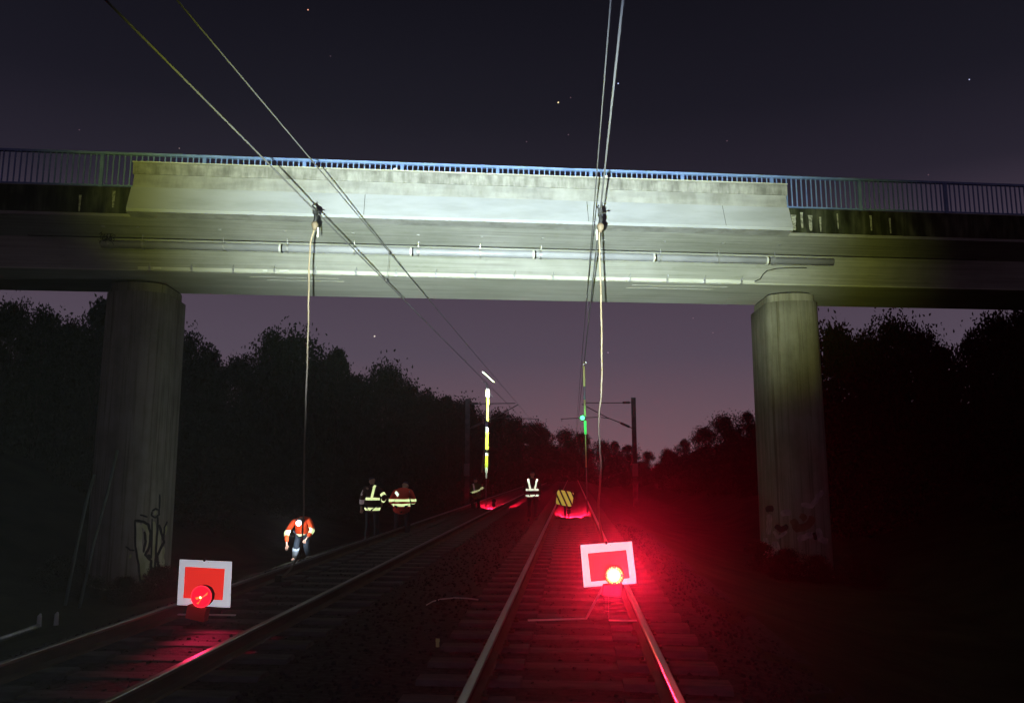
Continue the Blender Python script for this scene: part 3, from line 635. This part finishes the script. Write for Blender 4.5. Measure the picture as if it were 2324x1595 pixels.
# far red signal and stars
rd = MB(); rd.disc((0,0,0), (0,1,0), .26, 16, .3); rp_ = at(1381,1082,150); rt = empty('railway_signal', (rp_.x, 150, rp_.z)); tag(rt, 'tiny distant red signal light right of the near track', 'signal')
M['sig'] = glow('signal_red', (1,.30,.28), .75)
rd.build('signal_lamp', M['sig'], rt); rs = MB(); rs.box(-.08,.08,.2,.36,-2.6,.4); rs.box(-.4,.4,.17,.2,-.6,.6); rs.build('post', M['mast'], rt)
rt2 = [(699,23,'orange star high above the left wires',(1,.45,.28),1.6,.9),(1267,233,'yellowish star left of the near track wires, below the top edge',(1,.85,.45),1.7,1.1),(1403,190,'bluish star just right of the near track wires',(.55,.65,1),1.5,1.0),
       (2200,181,'bluish star alone at the upper right',(.6,.65,1),1.3,.8),(850,763,'white star below the bridge, between the tree tops',(1,.9,.75),1.7,1.0),(407,337,'faint star just above the left part of the railing',(.7,.55,.5),1.2,.35),
       (1380,800,'faint violet star below the bridge, right of the near cable',(.7,.5,.7),1.4,.35)]
def star(x, y, colr, r_, s, label, group):
    p = at(x, y, 2000) if y < 1060 else at(x, y, 2000)
    m = MB(); m.disc((0,0,0), (_f.x,_f.y,_f.z), r_*1.15, 8, r_*.8); m.tube([(-.3*r_,0,-.3*r_),(0,0,0),(.3*r_,0,.3*r_)], [r_*.2,r_*.9,r_*.2], 6)
    o = m.build('star', glow('starlight', colr, s)); o.location = p; tag(o, label, 'star', group)
for x, y, lb, c_, r_, s in rt2: star(x, y, c_, r_, s, lb, 'stars in the night sky')
for x, y in ((750,128),(1195,322),(1295,222),(1650,320),(2107,397),(1573,722),(1618,755),(180,295),(1290,306)):
    star(x, y, (.5,.33,.38), 1.2, .22, 'very faint reddish star in the night sky', 'faint stars in the night sky')

# ------------------------------------------------------------------ people
def skinmesh(verts, edges, radii, root, sub=1):
    me = bpy.data.meshes.new('tmp'); me.from_pydata(verts, edges, [])
    o = bpy.data.objects.new('tmp', me); col.objects.link(o)
    md = o.modifiers.new('s', 'SKIN'); md.use_smooth_shade = True; md.branch_smoothing = .6
    for i, r_ in enumerate(radii): me.skin_vertices[0].data[i].radius = r_ if isinstance(r_, tuple) else (r_, r_)
    for i in range(len(verts)): me.skin_vertices[0].data[i].use_root = (i == root)
    s = o.modifiers.new('u', 'SUBSURF'); s.levels = sub; s.render_levels = sub
    dg = bpy.context.evaluated_depsgraph_get(); ev = o.evaluated_get(dg)
    out = bpy.data.meshes.new_from_object(ev); bpy.data.objects.remove(o)
    for p in out.polygons: p.use_smooth = True
    out.materials.clear()
    return out
class Sk:
    def __init__(s): s.v = []; s.e = []; s.r = []
    def add(s, p, r, to=None):
        s.v.append(tuple(p)); s.r.append(r)
        if to is not None: s.e.append((to, len(s.v)-1))
        return len(s.v)-1
def hand(s, w_, wr, dr, side):
    """palm, five unequal bent fingers and thumb at the end of an arm"""
    dr = Vector(dr).normalized(); up = Vector((side, 0, 0)) if abs(dr.x) < .8 else Vector((0, 0, 1)); ax = (up - dr*up.dot(dr)).normalized(); nn = dr.cross(ax)
    palm = s.add(Vector(wr) + dr*.06, (.036,.020), w_)
    for k, ln in enumerate((.062,.074,.078,.068)):
        b0 = Vector(wr) + dr*.09 + ax*(.021*(k-1.5))*1.0; a = s.add(b0, .009, palm); c = s.add(b0 + dr*ln*.55 + nn*.008, .008, a); s.add(b0 + dr*ln*.9 + nn*.03, .007, c)
    tb_ = s.add(Vector(wr) + dr*.05 - ax*.04, .011, palm); s.add(Vector(wr) + dr*.095 - ax*.055 + nn*.015, .009, tb_)
def band(me, p, n, hw, keep, off=.006):
    p = Vector(p); n = Vector(n).normalized(); bm = bmesh.new(); bm.from_mesh(me)
    for s in (1, -1):
        bmesh.ops.bisect_plane(bm, geom=bm.verts[:] + bm.edges[:] + bm.faces[:], plane_co=p + n*hw*s, plane_no=n*s, clear_outer=True)
    dl = [f for f in bm.faces if not keep(f.calc_center_median())]
    bmesh.ops.delete(bm, geom=dl, context='FACES')
    bm.normal_update()
    for v in bm.verts: v.co += v.normal*off
    out = bpy.data.meshes.new('band'); bm.to_mesh(out); bm.free()
    for f in out.polygons: f.use_smooth = True
    return out
def joinmesh(meshes, name):
    bm = bmesh.new()
    for m in meshes: bm.from_mesh(m)
    out = bpy.data.meshes.new(name); bm.to_mesh(out); bm.free()
    return out
M['skin'] = mat('skin', (.42,.25,.18), .6)
M['tape'] = retro('reflective_tape', (1,.98,.33), .27, .13, (.6,.6,.45))
M['tape_w'] = retro('reflective_tape_white', (1,.98,.55), .40, .13, (.6,.6,.55))
M['tape_dim'] = retro('reflective_tape_worn', (.9,.62,.50), .4, .26, (.35,.3,.3))
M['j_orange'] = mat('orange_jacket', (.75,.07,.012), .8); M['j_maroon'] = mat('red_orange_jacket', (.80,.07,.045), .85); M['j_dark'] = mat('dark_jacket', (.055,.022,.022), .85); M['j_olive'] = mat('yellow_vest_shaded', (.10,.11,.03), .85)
M['trouser'] = mat('dark_trousers', (.014,.016,.026), .85); M['trouser_lt'] = mat('grey_blue_trousers', (.035,.05,.07), .85); M['hair'] = mat('dark_hair', (.012,.010,.010), .8); M['helmet'] = mat('dark_helmet', (.05,.055,.08), .4); M['lit_shin'] = mat('pale_lit_shin', (.42,.50,.58), .7); M['boot'] = mat('boot', (.05,.05,.05), .7)
def person(name_loc, rz, label, J, jm, tm, bands, headgear='helmet', sub=1, hem=.20):
    """J: dict of joints (pelvis, chest, neck, head, and per side sh/el/wr/hip/kn/an/toe). Body, jacket, trousers, boots follow the same joints."""
    V = {k: Vector(v) for k, v in J.items()}
    t = empty('person', name_loc, rz); tag(t, label, 'person', 'rail workers in reflective clothing')
    s = Sk(); pv = s.add(V['pelvis'], (.13,.10)); mid = s.add(V['pelvis'].lerp(V['chest'], .5), (.13,.10), pv); ch = s.add(V['chest'], (.15,.11), mid); nk = s.add(V['neck'], .055, ch)
    hd_dir = (V['head'] - V['neck']).normalized(); jaw = s.add(V['head'] - hd_dir*.05, (.068,.075), nk); hd = s.add(V['head'] + hd_dir*.03, (.078,.092), jaw); s.add(V['head'] + hd_dir*.085, (.055,.065), hd)
    face = V['face'].normalized()
    s.add(V['head'] + face*.105 - hd_dir*.01, .014, hd)
    side_ax = hd_dir.cross(face).normalized()
    for k in (-1, 1): s.add(V['head'] + side_ax*k*.088, .018, hd)
    for sd, k in (('l', -1), ('r', 1)):
        a = s.add(V['sh'+sd], .058, ch); e = s.add(V['el'+sd], .043, a); f = s.add(V['el'+sd].lerp(V['wr'+sd], .4), .040, e); w_ = s.add(V['wr'+sd], .028, f)
        hand(s, w_, V['wr'+sd], V['wr'+sd]-V['el'+sd], k)
        h = s.add(V['hip'+sd], .085, pv); kn = s.add(V['kn'+sd], .055, h); cf = s.add(V['kn'+sd].lerp(V['an'+sd], .3), .056, kn); an = s.add(V['an'+sd], .038, cf); s.add(V['toe'+sd], .035, an)
    body = link('body', skinmesh(s.v, s.e, s.r, 0, sub), M['skin'], t)
    j = Sk(); up = (V['chest']-V['pelvis']).normalized()
    p0 = j.add(V['pelvis'] - up*hem, (.265,.205)); p1_ = j.add(V['pelvis'] + up*.08, (.225,.175), p0); p2_ = j.add(V['pelvis'].lerp(V['chest'], .6), (.205,.155), p1_); p3_ = j.add(V['chest'], (.20,.14), p2_); p4_ = j.add(V['neck'].lerp(V['head'], .25), (.078,.082), p3_)
    for sd in 'lr':
        a = j.add(V['sh'+sd], .085, p3_); e = j.add(V['el'+sd], .068, a); j.add(V['wr'+sd].lerp(V['el'+sd], .12), .052, e)
    jme = skinmesh(j.v, j.e, j.r, 0, 2); jk = link('jacket', jme, jm, t)
    q = Sk(); a0 = q.add(V['pelvis'] + up*.05, (.165,.13))
    for sd in 'lr':
        h = q.add(V['hip'+sd], .105, a0); kn = q.add(V['kn'+sd], .082, h); q.add(V['an'+sd].lerp(V['kn'+sd], .12), .075, kn)
    tr = link('trousers', skinmesh(q.v, q.e, q.r, 0, 1), tm, t)
    for sd in 'lr':
        z = Sk(); a = z.add(V['an'+sd].lerp(V['kn'+sd], .25), .062); b_ = z.add(V['an'+sd], .058, a); h = z.add(V['an'+sd] + Vector((0,0,-.04)), (.05,.055), b_); z.add(V['toe'+sd], (.048,.036), h)
        link('boot', skinmesh(z.v, z.e, z.r, 0, 1), M['boot'], t)
    hg = Sk(); a = hg.add(V['head'] + hd_dir*.03 - face*.01, (.10,.112)); hg.add(V['head'] + hd_dir*.10 - face*.005, (.075,.085), a)
    link('helmet' if headgear == 'helmet' else 'hair', skinmesh(hg.v, hg.e, hg.r, 0, 1), M['helmet'] if headgear == 'helmet' else M['hair'], t)
    for (p, n, hw, keep, mm) in bands(V):
        bme = band(jme, p, n, hw, keep)
        if len(bme.polygons): link('reflective_stripe', bme, M[mm], jk)
    return t
def seg_keep(a, b_, rad):
    a = Vector(a); b_ = Vector(b_)
    def k(c):
        d = b_-a; u_ = max(0, min(1, (c-a).dot(d)/d.dot(d))); return (c-(a+d*u_)).length < rad
    return k
def torso(V, lim=.21):
    return lambda c: abs(c.x - V['chest'].x*.5 - V['pelvis'].x*.5) < lim
# -- P2: stands with his back to us, right forearm raised
def J_stand(**kw):
    J = dict(pelvis=(0,0,.95), chest=(0,0,1.32), neck=(0,.01,1.48), head=(0,.03,1.62), face=(0,1,0), shl=(-.20,0,1.42), shr=(.20,0,1.42), ell=(-.26,-.02,1.13), elr=(.26,-.02,1.13), wrl=(-.24,.10,.90), wrr=(.24,.10,.90),
             hipl=(-.10,0,.90), hipr=(.10,0,.90), knl=(-.12,.02,.50), knr=(.12,.02,.50), anl=(-.13,-.02,.09), anr=(.13,-.02,.09), toel=(-.15,.13,.04), toer=(.15,.13,.04))
    J.update(kw); return J
def b2(V):
    out = [((0,0,1.14), (.0,0,1), .035, lambda c: -.22 < c.x < .22 and c.z > 1.0, 'tape'), ((0,0,.88), (0,0,1), .036, lambda c: -.27 < c.x < .3, 'tape'),
           ((.04,0,1.3), (1,0,-.13), .033, lambda c: 1.18 < c.z < 1.5 and c.y < .02, 'tape')]
    for sd, f in (('r', .55), ):
        a, e, w_ = V['sh'+sd], V['el'+sd], V['wr'+sd]
        out += [(a.lerp(e, .62), e-a, .034, seg_keep(a.lerp(e,.3), e, .11), 'tape'), (e.lerp(w_, .42), w_-e, .034, seg_keep(e, w_, .10), 'tape')]
    a, e, w_ = V['shl'], V['ell'], V['wrl']
    out += [(a.lerp(e, .45), e-a, .08, lambda c: c.x < -.26 and c.z > 1.1, 'tape_dim'), (e.lerp(w_, .3), w_-e, .06, seg_keep(e, w_, .10), 'tape_dim')]
    return out
person((-5.32, 21, -.34), R(-6), 'person in dark jacket with yellow stripes, back turned, left of the other standing worker', J_stand(head=(-.05,.05,1.60), neck=(-.02,.02,1.48), ell=(-.30,.0,1.14), wrl=(-.33,.06,.90), shr=(.20,.02,1.38), elr=(.34,-.03,1.17), wrr=(.22,.13,1.02)), M['j_dark'], M['trouser'], b2)
# -- P3: hunched in a red jacket, stripes round body and bent arms
def b3(V):
    out = [((0,0,.965), (.0,0,1), .034, lambda c: True, 'tape'), ((0,0,.85), (0,0,1), .033, lambda c: c.x > -.27, 'tape')]
    for p, mm, hw in ((V['shl'].lerp(V['chest'], .25)+Vector((0,0,-.02)), 'tape_w', .034), (V['shr'].lerp(V['chest'], .0), 'tape_dim', .03)):
        out.append((p, (1,0,.75), hw, (lambda q: (lambda c: (c-q).length < .16 and c.y < .0))(p), mm))
    return out
person((-4.74, 22, -.33), R(4), 'person in red jacket with two yellow stripes round the waist, hunched, back turned', J_stand(pelvis=(0,-.05,.80), chest=(0,.08,1.12), neck=(0,.22,1.24), head=(.03,.31,1.33), face=(0,.8,-.5), shl=(-.19,.08,1.19), shr=(.20,.08,1.19), ell=(-.29,.06,.93), elr=(.29,.06,.93), wrl=(-.24,.26,.86), wrr=(.22,.27,.9), hipl=(-.1,-.05,.76), hipr=(.1,-.05,.76), knl=(-.13,.14,.44), knr=(.13,.14,.44)), M['j_maroon'], M['trouser'], b3)
# -- P5: between the tracks, vest with two braces
def b5(V):
    return [((0,0,1.10), (0,0,1), .035, lambda c: abs(c.x) < .22, 'tape_w'), ((0,0,.90), (0,0,1), .035, lambda c: abs(c.x) < .26, 'tape_w'),
            ((-.11,0,1.3), (1,0,.22), .034, lambda c: 1.1 < c.z < 1.53 and c.y < .02, 'tape_w'), ((.13,0,1.3), (1,0,-.25), .030, lambda c: 1.1 < c.z < 1.47 and c.y < .02, 'tape_w')]
person((-1.42, 28, -.23), R(2), 'person with white brace-shaped stripes on a dark vest, far off between the two tracks', J_stand(), M['j_dark'], M['trouser'], b5)
# -- P4: half crouching by the white pole
def b4(V):
    return [((0,0,.92), (.35,0,-1), .035, lambda c: abs(c.x) < .22, 'tape'), ((-.13,0,1.15), (1,0,.1), .032, lambda c: .92 < c.z < 1.33 and c.y < .05, 'tape_dim'), (V['elr'].lerp(V['shr'], .3), V['elr']-V['shr'], .06, seg_keep(V['shr'], V['elr'], .12), 'tape')]
person((-4.25, 35, -.28), R(20), 'person in yellow-green vest half crouching at the white earthing pole, far left track', J_stand(pelvis=(0,-.12,.75), chest=(0,.04,1.08), neck=(0,.10,1.22), head=(0,.14,1.34), shl=(-.19,.04,1.18), shr=(.19,.04,1.18), ell=(-.24,.06,.92), elr=(.28,.08,.98), wrl=(-.16,.26,.9), wrr=(.34,.26,1.12), hipl=(-.1,-.12,.72), hipr=(.1,-.12,.72), knl=(-.14,.16,.42), knr=(.14,.16,.42)), M['j_olive'], M['trouser'], b4)
for o in list(scene.objects):
    if o.name.startswith('person') and 'red jacket' in o.get('label', ''): o.scale = (1.12, 1.1, 1.09)
# -- P1: faces us, bent over, headlamp shining down
def b1(V):
    out = []
    for sd in 'lr':
        a, e, w_ = V['sh'+sd], V['el'+sd], V['wr'+sd]
        out.append((e.lerp(w_, .12 if sd == 'l' else .2), w_-e, .062, seg_keep(a.lerp(e,.6), w_, .12), 'tape'))
    out.append(((0,0,.66), (0,.0,1), .03, lambda c: abs(c.x) < .24 and c.y < .1 and c.x > -.16, 'tape'))
    return out
J1 = J_stand(pelvis=(0,.10,.72), chest=(.03,-.14,1.02), neck=(.05,-.27,1.10), head=(.07,-.36,1.04), face=(0,-.75,-.6), shl=(-.17,-.12,1.02), shr=(.22,-.16,1.08), ell=(-.33,-.20,.74), elr=(.36,-.22,.80), wrl=(-.27,-.34,.46), wrr=(.26,-.36,.60),
     hipl=(-.10,.10,.68), hipr=(.10,.10,.68), knl=(-.10,-.10,.40), knr=(.14,-.06,.40), anl=(-.13,.0,.09), anr=(.16,.10,.09), toel=(-.2,-.14,.03), toer=(.20,-.06,.03))
P1L = Vector((-7.42, 21.6, -.90))
pb = person(P1L, R(0), 'person in bright orange jacket bending forward towards us with a lit headlamp', J1, M['j_orange'], M['trouser_lt'], b1, hem=.19)
pb.scale = (1.06, 1.06, 1.06)
gt_ = MB(); a_ = Vector(J1['anl']); b_ = Vector(J1['knl']); gt_.tube([a_.lerp(b_, t2) + Vector((0,-.004,0)) for t2 in (.05, .3, .6, .8)], [.082, .094, .098, .092], 14)
gt_.build('lit_shin', M['lit_shin'], pb, smooth=True)  # pale tube round the left shin, headlamp light put into its colour
hl = MB(); c_ = Vector((.075,-.485,.99)); hl.disc(c_, (.0,-.95,-.15), .062, 20, .03); hlo = hl.build('headlamp', glow('headlamp_lens', (.93,.97,1), 14), pb)
hb_ = MB(); hb_.tube([Vector((.07,-.36,1.05)) + Vector((math.cos(a)*.115, math.sin(a)*.125, math.sin(a)*-.03)) for a in [k*math.pi/10 for k in range(21)]], .012, 6); hb_.build('head_strap', M['black'], pb)
spot('headlamp_light', P1L + c_ + Vector((0,-.05,-.01)), P1L + c_ + Vector((-.25,-.15,-1.0)), 60, (.85,.93,1), R(120), .8, .02)
point('jacket_fill', P1L + Vector((.02,-.85,.85)), 30, (.95,.97,1), .05)  # added fill in front of the worker, brightens his orange jacket

# ------------------------------------------------------------------ leaning poles and small trackside things
M['galv_dark'] = mat('dull_green_pole', (.10,.13,.12), .6)
def pole(label, pts, r_=.035):
    m = MB(); P = [Vector(p) for p in pts]; base = P[0].copy(); m.tube([p-base for p in P], r_, 8)
    o = m.build('leaning_pole', M['galv_dark'], None, smooth=True); o.location = base; tag(o, label, 'pole', 'metal poles leaning on the left pier'); return o
a0 = at(180,1378,17.0); a1 = at(213,1230,17.9); a2 = at(243,1120,18.8); a3 = at(266,1022,19.7)
pole('longer thin metal pole leaning on the left pier, right of the two', [a0, a1, a2, a3])
a0 = at(148,1372,17.0); a1 = at(176,1230,17.8); a2 = at(198,1130,18.6); a3 = at(214,1078,19.0)
pole('shorter thin metal pole leaning near the left pier, left of the two', [a0, a1, a2, a3])
tr_ = MB(); pts = [atz(-60,1465,-.35), atz(0,1450,-.40), atz(50,1433,-.43), atz(86,1420,-.45)]; tr_.tube(pts, .03, 8); cr_ = tr_.build('lying_pipe', M['galv'], None, smooth=True); tag(cr_, 'thin pale pipe lying on the ground at the far left, beside the left track', 'pipe')
for x, y, lb in ((88,1416,'small pale marker peg at the end of the lying pipe'), (127,1412,'small pale marker peg standing right of the other peg')):
    p = atz(x, y+6, -.5); m = MB(); m.tube([(0,0,0),(0,0,.14),(.01,0,.17)], [.03,.026,.012], 8); o = m.build('marker_peg', M['white_bit']); o.location = p; tag(o, lb, 'peg', 'pegs beside the left track')
cb3 = MB(); cb3.tube([atz(x, y, -.19) for x, y in ((968,1372),(982,1364),(1000,1359),(1030,1356),(1060,1357),(1085,1360))], .008, 6); o = cb3.build('ground_cable', M['strap']); tag(o, 'thin cable lying in an arc on the ballast between the two tracks', 'cable')
m = MB(); m.tube([(0,0,0),(0,0,.05)], .018, 8); m.box(-.02,.02,-.005,.005,.05,.08); o = m.build('survey_marker', M['pole_yel']); o.location = atz(993,1467,-.2); tag(o, 'tiny yellowish marker on the ballast left of the near track', 'marker')

# ------------------------------------------------------------------ trees
def tree_meshes(seed, wide, leafn, airy):
    rg = random.Random(seed); cr = MB(); tk = MB()
    tk.tube([(0,0,-.03),(.01,.005,.15),(-.01,.01,.35),(.01,0,.6),(0,.01,.85)], [.032,.026,.021,.013,.004], 8)
    lobes = []
    for k in range(20):
        h = rg.uniform(.08, .92); rad = wide*(math.sin(min(1, (h*.85+.12)/.95*1.05)*math.pi)**.6)*rg.uniform(.35,.95); a = rg.uniform(0, 6.283)
        c = Vector((rad*math.cos(a), rad*math.sin(a), h)); lobes.append((c, rg.uniform(.08,.17)*(1.2 if airy < .5 else .85)))
        z0 = max(.1, h-.28); tk.tube([(0,0,z0), c*.5 + Vector((0,0,z0*.5+.02)), c], [.012,.007,.002], 5)
    lobes.append((Vector((0,0,.93)), .09)); lobes.append((Vector((.02,0,.7)), .16)); lobes.append((Vector((0,.02,.5)), .2)); lobes.append((Vector((0,0,.3)), .2)); lobes.append((Vector((.08,0,.12)), .2)); lobes.append((Vector((-.12,.05,.12)), .18)); lobes.append((Vector((0,-.12,.14)), .18))
    for k in range(leafn):
        c, r_ = lobes[rg.randrange(len(lobes))]
        d = Vector((rg.gauss(0,1), rg.gauss(0,1), rg.gauss(0,1))).normalized()*r_*(rg.random()**.45)*(1.0 if rg.random() > .12 else 1.35)
        p = c + Vector((d.x, d.y, d.z*.85)); s = rg.uniform(.008, .018)
        q = Euler((rg.uniform(0,6.3), rg.uniform(0,6.3), rg.uniform(0,6.3))).to_matrix()
        cr.add([p + q @ Vector(v)*s for v in ((-1,0,0),(-.3,.55,.1),(1,0,0),(-.3,-.55,.1))], [(0,1,2),(0,2,3)])
    return tk.mesh('trunk', True), cr.mesh('crown')
TM = []
for i, (wd, ln, ai) in enumerate(((.30,12000,.2),(.38,13500,.2),(.26,8000,.8),(.45,14000,.2),(.34,9000,.7))):
    a, c_ = tree_meshes(50+i, wd, ln, ai); a.materials.append(M['bark']); c_.materials.append(M['leaf' if i % 2 == 0 else 'leaf2']); TM.append((a, c_))
SH = {0:'tall dense', 1:'broad dense', 2:'narrow loose', 3:'wide spreading', 4:'open ragged'}
def tree(px, py, Y, v, label, hmin=0, grp='trees along the cutting'):
    p = at(px, py, Y); z0 = gz(p.x, Y) - .2; h = max(p.z - z0, 2.0)*(.955 if Y < 75 else 1.0)
    t = empty('tree', (p.x, Y, z0), random.uniform(0, 6.28)); wx = {2: .62, 4: .66, 0: .74, 1: .70, 3: .85}[v]*(1 if Y < 75 else 1.45); t.scale = (h*wx, h*wx, h)
    tag(t, label, 'tree', grp); link('trunk', TM[v][0], None, t); link('crown', TM[v][1], None, t)
TL = [ # left side, from the left edge of the picture
 (-40,660,27,3,'dense tree cut by the left edge of the picture, under the bridge'), (30,680,29,1,'dense tree second from the left edge, under the bridge'), (105,678,30,4,'pointed ragged tree standing out at the far left under the bridge'), (165,720,31,0,'low dense tree just left of the left pier, below its neighbours'),
 (235,655,28,2,'loose leafy tree touching the bridge just left of the left pier'), (330,720,33,1,'tree hidden mostly behind the left pier'), (425,750,35,0,'dense tree just right of the left pier'), (478,768,38,4,'small ragged tree between the left pier and the tall rounded tree'),
 (540,805,42,1,'low tree at the foot of the tall rounded tree, its left side'), (615,727,42,4,'tall rounded tree standing free against the sky, left of the left cable'), (668,745,43,0,'tree leaning on the right side of the tall rounded tree, at the left cable'), (712,815,48,1,'low bush-like tree right of the left cable'),
 (768,772,50,2,'slender pointed tree under the bridge with a white star to its right'), (742,800,52,0,'dark tree crowding the slender pointed tree from the left'), (818,838,54,4,'tree right of the slender pointed tree, below the white star'), (878,820,56,1,'broad tree top under the upper wires, above the two standing workers'),
 (925,860,60,0,'tree behind the two standing workers, sloping down to the right'), (968,868,62,4,'feathery tree above the worker in the red jacket'), (1015,885,66,2,'feathery tree left of the left mast'), (1055,905,70,1,'tree behind the left mast'),
 (1130,938,88,0,'round tree just right of the white earthing pole'), (1172,945,92,4,'tree second to the right of the white earthing pole'), (1215,962,98,1,'tree above the worker between the tracks'), (1240,975,104,2,'narrow ragged tree right above the worker between the tracks'),
 (1285,978,118,0,'rounded far tree straight ahead above the striped board'), (1320,985,124,1,'far tree behind the green lamp pole'), (1368,1003,132,0,'far tree behind the near cable'), (1425,1010,138,3,'far low tree left of the right mast'),
 (1470,1026,140,1,'far low tree just right of the right mast'), (1395,1000,150,2,'small pointed far tree between the near cable and the right mast'),
 (1515,1020,112,0,'lowest dip tree right of the right mast'), (1552,995,98,4,'ragged tree starting the rise to the right pier'), (1600,972,88,1,'tree midway up the rise to the right pier'), (1645,945,80,0,'dense tree left of the right pier'), (1695,928,72,3,'spreading tree touching the left side of the right pier'),
 (1760,860,60,1,'tree hidden mostly behind the right pier'), (1835,800,46,0,'tree peeking out right behind the right pier'), (1893,728,38,1,'rounded tree first right of the right pier'), (1962,732,37,4,'tree second right of the right pier'), (2018,712,36,0,'high tree third right of the right pier'), (2085,742,35,1,'tree sloping to the notch in the right tree line'),
 (2135,775,36,3,'low tree in the notch of the right tree line'), (2200,735,33,4,'tree right of the notch in the right tree line'), (2262,705,31,0,'tall dense tree near the right edge, touching the bridge'), (2330,690,29,1,'tree cut by the right edge of the picture')]
for a_ in TL: tree(*a_)
for (px, py, Y, v, lb) in TL:      # a second row behind, a little lower in the picture
    if 300 < px < 400 or 1740 < px < 1800: continue
    tree(px + random.uniform(10, 34), py + random.uniform(52, 80)*(1 if Y < 60 else .55), Y*random.uniform(1.12, 1.25), random.choice((0, 1, 3)), 'dense dark tree filling in behind the front row of trees', 0, 'back row of trees along the cutting')
# undergrowth on both slopes (each a shrub of its own)
SB = 0
ordn = ['left slope', 'right slope']
rgn = random.Random(3)
for k in range(64):
    sd = k % 2; Y = 24 + (k//2)*3.2 + rgn.uniform(-1, 1); x = (-rgn.uniform(13.5, 19) if sd == 0 else rgn.uniform(10.5, 16))
    if sd == 0 and Y < 27: continue
    h = rgn.uniform(2.2, 4.2); t = empty('shrub', (x, Y, gz(x, Y)-.4), rgn.uniform(0, 6.28)); t.scale = (h*1.5, h*1.5, h)
    tag(t, 'dark shrub in the unlit undergrowth of the ' + ordn[sd], 'shrub', 'shrubs on the ' + ordn[sd]); v = rgn.choice((1,3,0))
    link('stem', TM[v][0], None, t); link('crown', TM[v][1], None, t)

# brambles round the feet of the piers
for (cx_, cy_, rad, lb) in ((-12.1, 20.7, 1.5, 'low dark bramble at the foot of the left pier'), (6.6, 23.6, 1.5, 'low dark bramble at the foot of the right pier')):
    for k in range(9):
        a = math.pi + .25 + k*(math.pi - .4)/8 + (.2 if k % 2 else 0); x = cx_ + math.cos(a)*rad*rgn.uniform(.8,1.15); y = cy_ + math.sin(a)*rad*rgn.uniform(.8,1.1)
        h = rgn.uniform(.45, .95); t = empty('bramble', (x, y, gz(x, y)-.12), rgn.uniform(0, 6.28)); t.scale = (h*1.7, h*1.7, h)
        tag(t, lb, 'bramble', lb.replace('low dark bramble', 'brambles')); v = rgn.choice((1,3,0)); link('stem', TM[v][0], None, t); link('crown', TM[v][1], None, t)

# ------------------------------------------------------------------ thin even scattering volume, added to spread the red lamp's halo
hz = MB(); hz.box(-320, 320, -70, 320, -30, 60)
hm = bpy.data.materials.new('halo_haze'); hm.use_nodes = True; ht = hm.node_tree; ht.nodes.clear()
ho_ = ht.nodes.new('ShaderNodeOutputMaterial'); pv_ = ht.nodes.new('ShaderNodeVolumePrincipled')
pv_.inputs['Color'].default_value = (.9,.9,.95,1); pv_.inputs['Density'].default_value = .0004; pv_.inputs['Anisotropy'].default_value = .94
ht.links.new(pv_.outputs[0], ho_.inputs['Volume'])
hz_o = hz.build('added_haze', hm); tag(hz_o, kind='stuff')
